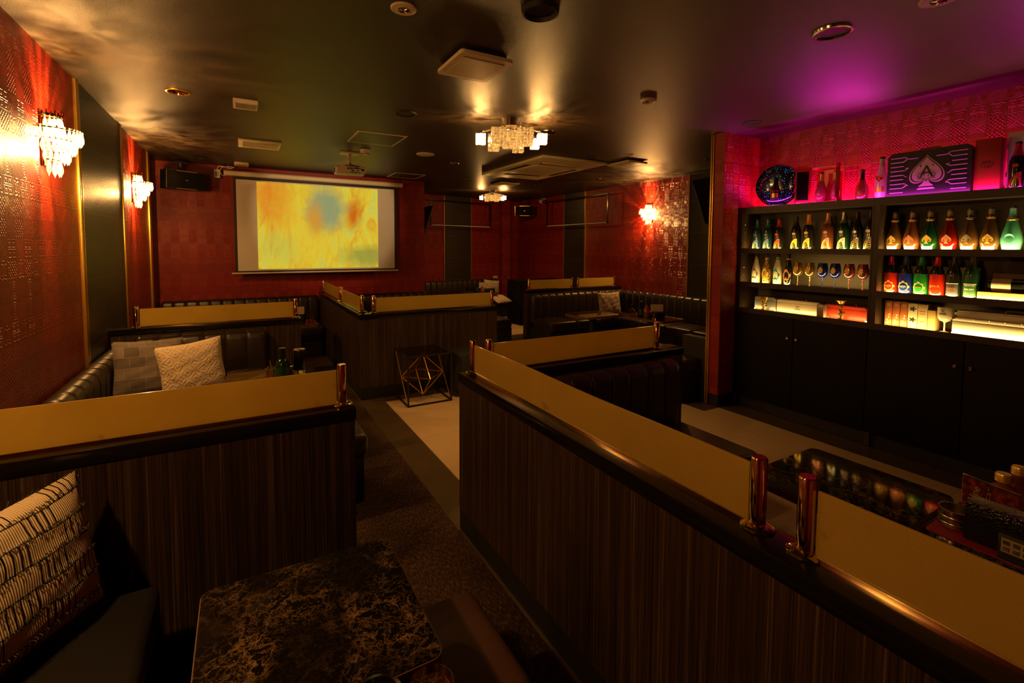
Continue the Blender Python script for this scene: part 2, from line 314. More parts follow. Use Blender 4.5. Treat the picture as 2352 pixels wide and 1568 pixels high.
# ------------------------------------------------------------------ mesh building
class MB:
    def __init__(s): s.bm = bmesh.new(); s.uv = None
    def face(s, vs, smooth=False):
        try:
            f = s.bm.faces.new(vs); f.smooth = smooth; return f
        except ValueError: return None
    def box(s, x0, x1, y0, y1, z0, z1, bev=0, seg=2, mat4=None):
        before = set(s.bm.verts)
        c = [s.bm.verts.new((x, y, z)) for z in (z0, z1) for y in (y0, y1) for x in (x0, x1)]
        fs = [s.face([c[i] for i in q]) for q in ((0, 2, 3, 1), (4, 5, 7, 6), (0, 1, 5, 4), (2, 6, 7, 3), (1, 3, 7, 5), (0, 4, 6, 2))]
        if bev > 0:
            es = list({e for f in fs for e in f.edges})
            r = bmesh.ops.bevel(s.bm, geom=es, offset=bev, segments=seg, profile=.5, affect='EDGES')
            for f in r['faces']: f.smooth = True
        if mat4 is not None:
            for v in s.bm.verts:
                if v not in before: v.co = mat4 @ v.co
        return s
    def prism(s, pts, z0, z1, mat4=None):
        a = [s.bm.verts.new((p[0], p[1], z0)) for p in pts]; b = [s.bm.verts.new((p[0], p[1], z1)) for p in pts]
        n = len(pts); s.face(a[::-1]); s.face(b)
        for i in range(n): s.face([a[i], a[(i+1) % n], b[(i+1) % n], b[i]])
        if mat4 is not None:
            for v in a+b: v.co = mat4 @ v.co
        return s
    def lathe(s, prof, seg=20, cx=0, cy=0, a0=0, a1=2*PI, cap=True, smooth=True, z=0):
        full = abs(a1-a0-2*PI) < 1e-6; n = seg if full else seg+1; rings = []
        for r, zz in prof:
            rings.append([s.bm.verts.new((cx+r*math.cos(a0+(a1-a0)*i/seg), cy+r*math.sin(a0+(a1-a0)*i/seg), z+zz)) for i in range(n)])
        for A, B in zip(rings, rings[1:]):
            for i in range(seg):
                j = (i+1) % n if full else i+1
                s.face([A[i], A[j], B[j], B[i]], smooth)
        if cap and full: s.face(rings[0][::-1]); s.face(rings[-1])
        return s
    def tube(s, pts, r, seg=8, closed=False, square=False):
        pts = [Vector(p) for p in pts]; rings = []; n = len(pts); sg = 4 if square else seg
        for i, p in enumerate(pts):
            a = pts[i-1] if i > 0 or closed else p; b = pts[(i+1) % n] if i < n-1 or closed else p
            d = (b-a); d = d.normalized() if d.length > 1e-9 else Vector((0, 0, 1))
            ref = Vector((0, 0, 1)) if abs(d.z) < .95 else Vector((0, 1, 0))
            x = d.cross(ref).normalized(); y = x.cross(d)
            ph = PI/4 if square else 0
            rings.append([s.bm.verts.new(p+(x*math.cos(ph+2*PI*k/sg)+y*math.sin(ph+2*PI*k/sg))*r) for k in range(sg)])
        m = n if closed else n-1
        for i in range(m):
            A, B = rings[i], rings[(i+1) % n]
            for k in range(sg): s.face([A[k], A[(k+1) % sg], B[(k+1) % sg], B[k]], not square)
        if not closed: s.face(rings[0][::-1]); s.face(rings[-1])
        return s
    def grid(s, fn, nu, nv, smooth=True, uv=False, wrapu=False):
        vs = [[s.bm.verts.new(fn(i/nu, j/nv)) for i in range(nu if wrapu else nu+1)] for j in range(nv+1)]
        if uv and s.uv is None: s.uv = s.bm.loops.layers.uv.new('UVMap')
        for j in range(nv):
            for i in range(nu):
                k = (i+1) % nu if wrapu else i+1
                f = s.face([vs[j][i], vs[j][k], vs[j+1][k], vs[j+1][i]], smooth)
                if f and uv:
                    for lp, (a, b) in zip(f.loops, ((i, j), (i+1, j), (i+1, j+1), (i, j+1))): lp[s.uv].uv = (a/nu, b/nv)
        return s
    def ball(s, c, r, seg=10, rings=6, sc=(1, 1, 1)):
        m = Matrix.Translation(c) @ Matrix.Diagonal((*sc, 1))
        r_ = bmesh.ops.create_uvsphere(s.bm, u_segments=seg, v_segments=rings, radius=r, matrix=m)
        for v in r_['verts']:
            for f in v.link_faces: f.smooth = True
        return s
    def xf(s, m):
        for v in s.bm.verts: v.co = m @ v.co
        return s
    def add_mesh(s, me, m=Matrix()):
        vs = [s.bm.verts.new(m @ v.co) for v in me.vertices]
        for p in me.polygons: s.face([vs[i] for i in p.vertices])
        return s
    def build(s, name, mat, parent=None, fix=True):
        if fix: bmesh.ops.recalc_face_normals(s.bm, faces=s.bm.faces[:])
        me = bpy.data.meshes.new(name); s.bm.to_mesh(me); s.bm.free(); me.materials.append(mat)
        if any(p.use_smooth for p in me.polygons): me.set_sharp_from_angle(angle=math.radians(38))
        o = bpy.data.objects.new(name, me); C.objects.link(o)
        if parent is not None: o.parent = parent
        return o
def B(*a, **k): return MB().box(*a, **k)

def thing(name, label, cat, loc=(0, 0, 0), rz=0, group=None):
    o = bpy.data.objects.new(name, None); o.empty_display_size = .05; C.objects.link(o)
    o.location = loc; o.rotation_euler = (0, 0, rz); o['label'] = label; o['category'] = cat
    if group: o['group'] = group
    return o
def tag(o, label, cat, group=None, loc=None, rz=None, kind=None):
    o['label'] = label; o['category'] = cat
    if group: o['group'] = group
    if kind: o['kind'] = kind
    if loc is not None: o.location = loc
    if rz is not None: o.rotation_euler = (0, 0, rz)
    return o
def struct(name, mb, mat, parent=None):
    o = mb.build(name, mat, parent)
    if parent is None: o['kind'] = 'structure'
    return o
def copy_tree(o, parent=None):
    c = o.copy(); C.objects.link(c)
    if parent is not None: c.parent = parent
    for ch in list(o.children): copy_tree(ch, c)
    return c
def dup(o, loc, rz, label, group=None):
    c = copy_tree(o); c.location = loc; c.rotation_euler = (0, 0, rz); c['label'] = label
    if group: c['group'] = group
    return c

def text_mesh(txt, size, depth=.0005):
    cu = bpy.data.curves.new('t', 'FONT'); cu.body = txt; cu.size = size; cu.extrude = depth; cu.align_x = 'CENTER'; cu.align_y = 'CENTER'; cu.resolution_u = 3
    o = bpy.data.objects.new('t', cu); C.objects.link(o); dg = bpy.context.evaluated_depsgraph_get(); me = bpy.data.meshes.new_from_object(o.evaluated_get(dg))
    bpy.data.objects.remove(o); bpy.data.curves.remove(cu); return me
FRONT = Matrix(((1, 0, 0, 0), (0, 0, -1, 0), (0, 1, 0, 0), (0, 0, 0, 1)))      # XY drawing -> XZ plane seen from -Y
def put(mb, x, y, z, sc=1): return mb.xf(Matrix.Translation((x, y, z)) @ FRONT @ Matrix.Scale(sc, 4))
def bend(mb, r, z=0):
    """wrap an XY drawing round a cylinder of radius r, facing -Y"""
    bmesh.ops.triangulate(mb.bm, faces=mb.bm.faces[:])
    for v in mb.bm.verts:
        a = v.co.x/r; rr = r+v.co.z; v.co = Vector((rr*math.sin(a), -rr*math.cos(a), v.co.y+z))
    return mb

def spade_pts(s=1.0, n=10):
    pts = []
    def bez(p0, p1, p2, p3, n):
        for i in range(n):
            t = i/n; a = (1-t)**3; b = 3*(1-t)**2*t; c = 3*(1-t)*t*t; d = t**3
            pts.append(((a*p0[0]+b*p1[0]+c*p2[0]+d*p3[0])*s, (a*p0[1]+b*p1[1]+c*p2[1]+d*p3[1])*s))
    bez((0, .62), (.10, .42), (.50, .20), (.50, -.12), n); bez((.50, -.12), (.50, -.40), (.18, -.42), (.07, -.24), n)
    bez((.07, -.24), (.08, -.42), (.14, -.50), (.26, -.56), 5); pts.append((.26*s, -.58*s)); pts.append((-.26*s, -.58*s))
    bez((-.26, -.56), (-.14, -.50), (-.08, -.42), (-.07, -.24), 5); bez((-.07, -.24), (-.18, -.42), (-.50, -.40), (-.50, -.12), n); bez((-.50, -.12), (-.50, .20), (-.10, .42), (0, .62), n)
    return pts

# ------------------------------------------------------------------ room shell
def poly_wall(name, p, q, z0, z1, thick, mat):
    """wall slab between floor points p and q; thickness grows to the left of p->q"""
    p, q = Vector(p), Vector(q); d = (q-p).normalized(); n = Vector((-d.y, d.x))*thick
    return struct(name, MB().prism([p, q, q+n, p+n], z0, z1), mat)
struct('floor', B(-1.1, 6.0, -1.7, 10.0, -.10, -.004), border_m)
struct('trim_1', B(-.9, .972, -1.5, 7.43, -.004, .0), carpet)
struct('trim_2', MB().prism([(1.19, -1.5), (3.885, -1.5), (3.885, 2.845), (3.68, 2.845), (3.68, 7.0), (5.6, 7.0), (5.6, 9.0), (2.7, 9.0), (2.7, 4.52), (1.19, 4.52)], -.004, 0), white_floor)
struct('ceiling', B(-1.1, 6.0, -1.7, 10.0, HC, HC+.12), ceiling_m)
struct('wall_left', B(-1.05, -.9, -1.7, 7.6, 0, HC), wp_y)
struct('wall_front', B(-1.05, 6.0, -1.7, -1.5, 0, HC), wp_x)
struct('wall_screen', MB().prism([(-.9, 7.43), (2.652, 7.543), (2.652, 9.25), (-.9, 9.1)], 0, HC), wp_x)
poly_wall('wall_back', (2.6, 9.08), (5.9, 9.78), 0, HC, .12, wp_x)
struct('wall_right', B(5.72, 5.9, 2.9, 9.9, 0, HC), wp_y)
struct('wall_shelf', B(4.41, 4.55, -1.6, 2.87, 0, HC), wp_y)
struct('wall_wing', B(3.89, 5.75, 2.862, 2.965, .11, HC), wp_x)
struct('trim_40', B(3.884, 3.891, 2.862, 2.965, .11, HC), wp_y)
struct('baseboard_wing', B(3.893, 5.75, 2.866, 2.961, 0, .11), black_matt)
struct('trim_3', B(5.2, 5.42, 9.55, 9.8, 0, HC), wp_x)
# dark stone panels and gold trims
for i, (a, b) in enumerate(((4.13, 5.40), (6.92, 7.435))): struct('trim_%d' % (4+i), B(-.905, -.893, a, b, 0, HC), tile_y)
struct('trim_6', B(5.712, 5.725, 3.6, 4.76, 0, HC), tile_y); struct('trim_7', B(5.712, 5.725, 7.20, 7.85, 0, HC), tile_y)
bd = Vector((3.3, .70)).normalized()
def bpt(x, off): return (x-bd.y*-off*0, 9.08+(x-2.6)*.70/3.3-off)
struct('trim_8', MB().prism([bpt(3.73, .012), bpt(4.37, .012), bpt(4.37, -.01), bpt(3.73, -.01)], 0, HC), tile_x)
k = 9
for (y0, y1) in ((4.065, 4.088), (4.102, 4.128), (5.40, 5.415), (6.80, 6.84), (6.86, 6.91)):
    struct('trim_%d' % k, B(-.905, -.882, y0, y1, 0, HC, bev=.004), gold_trim); k += 1
for (y0, y1) in ((4.765, 4.785), (7.165, 7.195), (7.855, 7.865)):
    struct('trim_%d' % k, B(5.70, 5.725, y0, y1, 0, HC), gold_trim); k += 1
for x in (3.70, 4.385):
    struct('trim_%d' % k, MB().prism([bpt(x-.012, .02), bpt(x+.012, .02), bpt(x+.012, -.01), bpt(x-.012, -.01)], 0, HC), gold_trim); k += 1
for y0 in (2.968, 2.990):
    struct('trim_%d' % k, B(3.872, 3.905, y0, y0+.016, 0, HC-.002, bev=.004), gold_trim); k += 1
struct('baseboard_left', B(-.9, -.885, -1.5, 4.06, 0, .1), black_matt)
struct('trim_%d' % k, B(3.90, 3.99, 3.006, 3.30, 0, .62), black_matt); k += 1

# ------------------------------------------------------------------ partitions with brass posts and frosted panels
def post_part(parent, x, y, zb=.84, h=.172, r=.0185):
    p = MB().lathe([(0, 0), (r, 0), (r, h-.004), (r-.003, h), (0, h)], 20, x, y, z=zb).build('brass_post', gold, parent)
    fl = MB().lathe([(0, 0), (.036, 0), (.038, .004), (.034, .008), (.022, .012), (0, .012)], 22, x, y, z=zb)
    for a in (0.6, 2.7, 4.8): fl.ball((x+.029*math.cos(a), y+.029*math.sin(a), zb+.009), .004, 8, 4)
    fl.build('post_flange', gold, p); return p
def panel_part(parent, a, b, z0=.846, z1=.99, t=.006, wave=0):
    a, b = Vector(a), Vector(b); d = (b-a); L = d.length; d.normalize(); n = Vector((-d.y, d.x)); mb = MB()
    def f(side):
        def g(u, v):
            w = wave*math.sin(PI*u)*(.4+v)*math.sin(u*7.0)
            p = a+d*(u*L)+n*(side*t/2+w); return (p.x, p.y, z0+(z1-z0)*v)
        return g
    N = 32 if wave else 2
    mb.grid(f(1), N, 3, smooth=bool(wave)); mb.grid(f(-1), N, 3, smooth=bool(wave))
    bmesh.ops.bridge_loops if False else None
    es = [e for e in mb.bm.edges if e.is_boundary]; bmesh.ops.bridge_loops(mb.bm, edges=es)
    for f_ in mb.bm.faces: f_.smooth = False
    o = mb.build('frosted_panel', frost, parent)
    m = MB()
    for s_ in (-1, 1):
        q = [a+n*(s_*.010), b+n*(s_*.010), b+n*(s_*.004), a+n*(s_*.004)]
        if s_ > 0: q = q[::-1]
        m.prism(q, .84, .850)
    m.build('panel_channel', gold, parent)
    return o
def partition(label, box, posts, panels, wave=0, rag=False):
    x0, x1, y0, y1 = box; cx, cy = (x0+x1)/2, (y0+y1)/2
    t = thing('booth_partition', label, 'partition', (cx, cy, 0), group='low partitions between the booths')
    X0, X1, Y0, Y1 = x0-cx, x1-cx, y0-cy, y1-cy
    B(X0+.006, X1-.006, Y0+.006, Y1-.006, .11, .79).build('laminate_panel', laminate, t)
    B(X0+.008, X1-.008, Y0+.008, Y1-.008, 0, .11).build('kick_board', black_matt, t)
    B(X0, X1, Y0, Y1, .79, .84, bev=.003).build('cap_rail', black_gloss, t)
    for (x, y) in posts: post_part(t, x-cx, y-cy)
    for (a, b) in panels: panel_part(t, (a[0]-cx, a[1]-cy), (b[0]-cx, b[1]-cy), wave=wave)
    return t
partition('dark laminate partition in front of the sofa with the two cushions, frosted panel ending at a brass post', (-.895, .400, 1.975, 2.10), [(.355, 2.037), (-.84, 2.037)], [((-.815, 2.037), (.333, 2.037))])
partition('dark laminate partition behind the sofa with the two cushions', (-.895, .473, 4.71, 4.83), [(-.735, 4.77), (.432, 4.77)], [((-.71, 4.77), (.412, 4.77))])
partition('long dark laminate partition nearest the camera on the right, slightly warped frosted panels', (.980, 1.105, -1.2, 2.28), [(1.048, 2.235), (1.048, .655), (1.048, .545), (1.048, -.9)],
          [((1.048, 2.21), (1.048, .677)), ((1.048, .522), (1.048, -.88))], wave=.006)
partition('short dark laminate partition joining the long right one at its far corner', (1.108, 2.560, 2.15, 2.28), [(1.130, 2.215), (2.368, 2.215)], [((1.152, 2.215), (2.346, 2.215))])
partition('central dark laminate partition behind the black wire cube table', (.985, 2.500, 4.68, 4.80), [(1.135, 4.74), (2.455, 4.74)], [((1.158, 4.74), (2.434, 4.74))])
partition('dark laminate partition running from the centre towards the projection screen', (.985, 1.108, 4.803, 7.42), [(1.047, 4.845), (1.047, 5.93), (1.047, 6.02), (1.047, 7.35)],
          [((1.047, 4.868), (1.047, 5.908)), ((1.047, 6.042), (1.047, 7.33))])
partition('far dark laminate partition behind the corner sofa under the wall light', (3.80, 5.715, 6.17, 6.29), [(3.87, 6.23), (4.70, 6.23), (4.82, 6.23), (5.60, 6.23)],
          [((3.893, 6.23), (4.678, 6.23)), ((4.842, 6.23), (5.578, 6.23))])

# ------------------------------------------------------------------ channel-tufted banquettes
def channel_back(L, n, z0, z1, depth=.13, pinch=.012):
    """local: runs along +X from 0, back plane y=0, front towards -Y"""
    H = z1-z0; r = .055; prof = [(-depth+.015, z0), (-depth, z0+.10), (-depth-.004, z1-r*1.3)]
    for a in range(1, 8): th = PI*a/8*1.0; prof.append((-depth/2-depth/2*math.cos(th)*1.0, z1-r+r*math.sin(th)*1.0))
    prof += [(0, z1-r*1.3), (0, z0)]
    N = n*12
    def f(u, v):
        t = (u*n) % 1.0
        if u >= 1: t = 1.0
        g = 1-abs(2*t-1)**9; i = v*(len(prof)-1); k = int(min(i, len(prof)-2)); fr = i-k
        y = prof[k][0]*(1-fr)+prof[k+1][0]*fr; z = prof[k][1]*(1-fr)+prof[k+1][1]*fr
        fz = max(0, min(1, (z-z0)/.05)); e = 1.0
        endd = min(u*L, (1-u)*L); er = .035
        sh = 0 if endd > er else er-math.sqrt(max(0, er*er-(er-endd)**2))
        y = y+(1-g)*pinch*(1 if y < -depth*.3 else 0); z = z-(1-g)*pinch*.7*(1 if z > z1-r*1.2 else 0)
        zz = z-sh if z > z1-r*1.2 else z
        return (u*L, min(0, y+(sh if y < -depth*.5 else 0)), zz)
    mb = MB().grid(f, N, len(prof)-1)
    for u in (0, 1):
        mb.face([mb.bm.verts.new(f(u, j/(len(prof)-1))) for j in range(len(prof))])
    return mb
def sofa(label, loc, rz, L, n, seats, ztop=.79, zs=.42, depth=.62, m=None, back=True, group='tufted leather booth sofas', s0=0, into=None):
    t = thing('booth_sofa', label, 'sofa', loc, rz, group); m = m or leather
    B(s0+.02, L-.02, -depth+.05, -.01, 0, zs-.13).build('base', black_matt, t)
    w = (L-s0)/seats
    for i in range(seats):
        B(s0+i*w+.002, s0+(i+1)*w-.002, -depth, -.125 if back else -.01, zs-.13, zs, bev=.03, seg=4).build('seat_cushion', m, t)
    if back: channel_back(L, n, zs-.06, ztop).build('backrest', m, t)
    if into is not None:                                   # second run of an L-shaped sofa: its parts move under the first
        mt = Matrix.Translation(loc) @ Matrix.Rotation(rz, 4, 'Z'); mi = Matrix.Translation(into.location) @ Matrix.Rotation(into.rotation_euler.z, 4, 'Z')
        for ch in list(t.children): ch.parent = into; ch.matrix_local = mi.inverted() @ mt
        bpy.data.objects.remove(t); return into
    return t
D90 = PI/2
# booth on the left
t1 = sofa('L-shaped black leather sofa of the left booth carrying the grey and cream cushions', (-.885, 2.25, 0), D90, 2.45, 17, 4, .735)
sofa('', (-.74, 4.70, 0), 0, .92, 6, 1, .785, s0=.49, into=t1)
st0 = thing('leather_stool', 'black leather cube stool beside the brass post of the left partition', 'stool', (.395, 3.0, 0), group='leather cube stools')
B(-.235, .235, -.235, .235, .27, .41, bev=.045, seg=4).build('seat', leather, st0); B(-.21, .21, -.20, .22, 0, .27).build('base', black_matt, st0)
# camera booth
sofa('black leather seat in the near left corner under the fringed cushion', (-.89, .55, 0), D90, 1.31, 12, 2, .72, depth=.64, zs=.41, m=black_leather)
st = thing('leather_stool', 'square brown leather stool beside the near marble table', 'stool', (.46, 1.13, 0), group='leather cube stools')
B(-.16, .16, -.195, .205, .27, .42, bev=.035, seg=4).build('seat', brown_leather, st); B(-.14, .14, -.18, .19, 0, .27).build('base', black_matt, st)
dup(st, (.46, .70, 0), 0, 'square brown leather stool partly cut by the bottom edge of the photo', 'leather cube stools')
# right booth
sofa('black leather sofa with its back against the short partition of the right booth', (1.115, 2.145, 0), 0, 1.27, 9, 2, .80, depth=.66)
# centre booth behind the central partition
sofa('black leather sofa below the projection screen behind the central partition', (1.12, 7.47, 0), 0, 1.5, 12, 3, .775)
sofa('black leather sofa below the projection screen in the far left booth', (-.88, 7.42, 0), 0, 1.85, 14, 3, .795)
# far booths
t1 = sofa('L-shaped black leather sofa in the far right corner, pale cushion on it', (3.83, 6.165, 0), 0, 1.87, 13, 4, .79)
sofa('', (5.705, 6.02, 0), -D90, 2.3, 16, 4, .79, s0=.49, into=t1)
sofa('black leather sofa end beside the gold trim of the red pillar', (4.14, 3.92, 0), -D90, .85, 5, 1, .45, back=False, zs=.42, depth=.55)
sofa('black leather sofa along the far back wall under the dark stone panel', (2.75, 9.03, 0), .205, 2.3, 17, 4, .80)
sofa('black leather bench end at the far side of the central aisle', (3.60, 6.75, 0), -D90, .5, 3, 1, .45, back=False, zs=.40, depth=.5)

# ------------------------------------------------------------------ tables
def rrect(x0, x1, y0, y1, r, n=6):
    pts = []
    for cx, cy, a in ((x1-r, y1-r, 0), (x0+r, y1-r, PI/2), (x0+r, y0+r, PI), (x1-r, y0+r, 3*PI/2)):
        for i in range(n+1): th = a+PI/2*i/n; pts.append((cx+r*math.cos(th), cy+r*math.sin(th)))
    return pts
def table(label, cx, cy, wx, wy, z=.62, group='marble topped booth tables'):
    t = thing('marble_table', label, 'table', (cx, cy, 0), group=group)
    MB().prism(rrect(-wx/2+.003, wx/2-.003, -wy/2+.003, wy/2-.003, .03), z-.003, z).build('tabletop', marble, t)
    MB().prism(rrect(-wx/2, wx/2, -wy/2, wy/2, .032), z-.030, z-.003).build('table_edge', edge_m, t)
    B(-.035, .035, -.035, .035, .02, z-.03).build('pedestal', black_matt, t)
    B(-.17, .17, -.17, .17, 0, .02, bev=.004).build('base_plate', black_matt, t)
    return t
edge_m = plain('brown_table_edge', (.16, .085, .04), .3)
table('near marble table with gold veins in front of the striped cushion', .130, 1.160, .475, .48)
table('marble table cut by the bottom edge of the photo, glass tumbler on it', .115, .655, .465, .48)
table('marble table reflecting the coloured bottles, beside the long right partition', 1.945, .880, .49, .49)
table('marble table with the red mat and menu stand at the right edge', 1.945, .385, .49, .47)
table('marble table in the left booth carrying the green bottle', .135, 3.63, .46, .46)
table('small marble table end in the far left booth with drinking glasses', .52, 5.93, .48, .48)
table('dark marble table in front of the far corner sofa', 4.05, 4.90, .60, .48)
table('dark marble table carrying the bottles beside the pale cushion', 4.56, 4.36, .42, .75)
table('far table in front of the back wall sofa with a white card', 4.02, 8.30, .6, .5)
table('small far table with red top behind the far partition', 4.75, 7.15, .55, .45)
B(4.62, 5.68, 7.75, 8.25, 0, .86).build('low_counter', black_cab)
tag(bpy.data.objects['low_counter'], 'black waist-high counter beneath the far corner loudspeaker', 'counter')
# black wire cube table with brass octahedron
def cube_table():
    t = thing('wire_cube_table', 'black wire cube side table with a brass octahedron inside, on the cream floor', 'side table', (1.545, 4.47, 0))
    a, h, r = .215, .47, .008; P = [(-a, -a), (a, -a), (a, a), (-a, a)]
    for z, nm in ((r, 'bottom_frame'), (h, 'top_frame')): 
        mb = MB()
        for i in range(4): mb.tube([(*P[i], z), (*P[(i+1) % 4], z)], r*1.25, square=True)
        mb.build(nm, black_matt, t)
    for i in range(4): MB().tube([(*P[i], 0), (*P[i], h)], r*1.25, square=True).build('leg', black_matt, t)
    B(-a+.012, a-.012, -a+.012, a-.012, h+.002, h+.009).build('glass_top', clear('smoked_glass', (.7, .6, .5), .08), t)
    for x in (-a, a): MB().tube([(x, a if False else a*.9, h-.01), (x, -a*.9, .02)], .005).build('diagonal_rod', gold_trim, t)
    c = .24; R = .205; V = [(0, 0, c+R), (0, 0, c-R), (-a, 0, c), (a, 0, c), (0, -a, c), (0, a, c)]
    mb = MB()
    for i, j in ((0, 2), (0, 3), (0, 4), (0, 5), (1, 2), (1, 3), (1, 4), (1, 5), (2, 4), (4, 3), (3, 5), (5, 2)): mb.tube([V[i], V[j]], .0055, square=True)
    mb.build('brass_octahedron', gold_trim, t)
cube_table()
s = thing('round_stool', 'round black stool with a fringed base beside the wire cube table', 'stool', (1.99, 4.42, 0))
MB().lathe([(0, .06), (.17, .06), (.175, .09), (.175, .40), (.165, .44), (.14, .455), (0, .455)], 32).build('seat', black_matt, s)
fr = MB()
for i in range(60): a = 2*PI*i/60; fr.tube([(.17*math.cos(a), .17*math.sin(a), .062), (.176*math.cos(a), .176*math.sin(a), .012)], .004, 5)
o = fr.build('fringe', black_matt, s); o['kind'] = 'stuff'

# ------------------------------------------------------------------ cushions
def pillow(name, label, m, loc, w, h, t, rot, fringe=False, group='scatter cushions'):
    root = thing(name, label, 'cushion', loc, group=group); root.rotation_euler = rot
    def f(sd):
        def g(u, v):
            x, z = 2*u-1, 2*v-1; px = x*(1-.07*(1-abs(z)**1.5)*abs(x)**3 if True else 1); pz = z*(1-.07*(1-abs(x)**1.5)*abs(z)**3)
            th = (max(0, 1-abs(x)**3.2)*max(0, 1-abs(z)**3.2))**.55
            wr = .003*math.sin(9*x+4*z)*th+.0015*math.sin(17*z-6*x+1)*th
            return (px*w/2, sd*(t/2*th+wr), pz*h/2)
        return g
    mb = MB().grid(f(-1), 28, 28, uv=True); mb.grid(f(1), 28, 28, uv=True)
    bmesh.ops.remove_doubles(mb.bm, verts=mb.bm.verts[:], dist=.0004)
    mb.build('cover', m, root)
    if fringe:
        rnd = random.Random(3); fr = MB(); g = f(-1)
        for r in range(1, 7):
            v0 = r/6.5
            for i in range(70):
                u = .02+.96*i/70; v = v0-.02*math.sin(u*5)*.6+rnd.uniform(-.006, .006); v = min(max(v, .01), .99)
                p = Vector(g(u, v)); q = p+Vector((rnd.uniform(-.004, .004), -.005-rnd.random()*.004, -.006-rnd.random()*.009))
                if rnd.random() < .75: fr.tube([p, (p+q)/2+Vector((.002, -.002, 0)), q], .0011, 3)
        for i in range(160):
            k = i/160*4; e = int(k); tt = k-e; u, v = ((tt, 1), (1, 1-tt), (1-tt, 0), (0, tt))[e]
            p = Vector(g(u, v)); d = Vector((p.x, 0, p.z)).normalized(); q = p+d*(.006+.009*rnd.random())+Vector((rnd.uniform(-.006, .006), rnd.uniform(-.004, .004), rnd.uniform(-.006, .006)))
            fr.tube([p, (p+q)/2, q], .0013, 3)
        o = fr.build('fringe', black_matt, root); o['kind'] = 'stuff'
    return root
pillow('striped_cushion', 'large cream and black striped cushion with ragged black fringe, near left edge', weave, (-.545, 1.66, .622), .46, .40, .14, (-.20, 0, .98), fringe=True)
pillow('patchwork_cushion', 'grey patchwork cushion at the left end of the booth sofa', patch_m, (-.56, 4.03, .655), .40, .40, .12, (-.20, .05, .30))
pillow('cream_cushion', 'cream cushion with raised diamond pattern leaning on the grey cushion', diamond_m, (-.295, 3.82, .665), .38, .38, .13, (-.20, -.12, .10))
pillow('woven_cushion', 'pale block-woven cushion on the corner sofa under the wall light', weave2, (4.97, 5.62, .63), .42, .36, .12, (-.2, 0, -.05))
pillow('woven_cushion', 'pale block-woven cushion standing on the far back wall sofa', weave2, (4.50, 8.70, .67), .38, .30, .1, (-.2, .12, .1))
pillow('woven_cushion', 'pale woven cushion lying flat in front of the far back wall sofa', weave2, (4.35, 8.05, .50), .40, .30, .08, (-1.2, 0, .3))

# ------------------------------------------------------------------ crystal lamps
def drop_mesh(n=6):
    return MB().lathe([(0, .012), (.0042, .008), (.0042, .004), (.0015, 0), (.004, -.008), (.0082, -.034), (.0088, -.048), (.0, -.074)], n, cap=False, smooth=False)
def sconce(label, loc, rz, power):
    t = thing('crystal_wall_light', label, 'wall light', loc, rz, 'crystal wall lights')   # local: wall plane y=0, front is -Y, origin at plate centre
    B(-.055, .055, -.016, 0, -.135, .135, bev=.006).build('back_plate', gold, t)
    for zz, r in ((.125, .062), (.055, .140), (.005, .112), (-.045, .084), (-.10, .05)):
        mb = MB(); pts = [(r*math.cos(PI+PI*i/18), r*math.sin(PI+PI*i/18)-.016, zz) for i in range(19)]; mb.tube(pts, .004, 6)
        for i in range(0, 19, 3):
            mb.ball((pts[i][0], pts[i][1], zz+.008), .005, 6, 4)
        mb.tube([(-r, -.016, zz), (-r, 0, zz)], .003, 5); mb.tube([(r, -.016, zz), (r, 0, zz)], .003, 5)
        mb.build('tier_ring', gold, t)
    cr = MB()
    for i in range(13): 
        a = PI+PI*i/12; r = .062; cr.tube([(r*math.cos(a), r*math.sin(a)-.016, .128), (r*1.08*math.cos(a), r*1.08*math.sin(a)-.016, .150+.010*(i % 2))], .003, 5)
    cr.grid(lambda u, v: (.063*math.cos(PI+PI*u), .063*math.sin(PI+PI*u)-.016, .128+.014*v), 16, 1)
    cr.build('crown', gold, t)
    dm = drop_mesh(); proto = dm.build('crystal_drop', crystal, t); used = False
    for zz, r, n, tilt, sc in ((.12, .060, 10, 0, 1.0), (.075, .066, 10, 0, 1.0), (.055, .142, 19, .30, .9), (.005, .114, 16, .25, .9), (-.045, .086, 12, .2, .9), (-.10, .048, 6, .0, 1.05)):
        for i in range(n):
            a = PI+PI*(i+.5)/n
            o = proto if not used else proto.copy()
            if used: C.objects.link(o); o.parent = t
            used = True
            o.location = (r*math.cos(a), r*math.sin(a)-.016, zz); o.rotation_euler = (-tilt*math.sin(a)*-1, tilt*math.cos(a), a); o.scale = (sc*1.25, sc*1.25, sc*1.15)
    for zz in (.03, -.05): crystal_pattern(light('POINT', (0, -.055, zz), power*.5, WARM, 'bulb_light', .02, t), zz*10+loc[1])
    return t
sconce('large crystal wall light nearest the camera on the left red wall', (-.90, 3.49, 2.055), D90, SCONCE_W)
sconce('second crystal wall light on the left wall, nearer the loudspeaker', (-.90, 5.93, 2.055), D90, SCONCE_W)
sconce('crystal wall light on the far right red wall', (5.72, 5.545, 2.055), -D90, SCONCE_W*.95)
sconce('crystal wall light beyond the left edge of the photo', (-.90, 1.05, 2.055), D90, SCONCE_W)

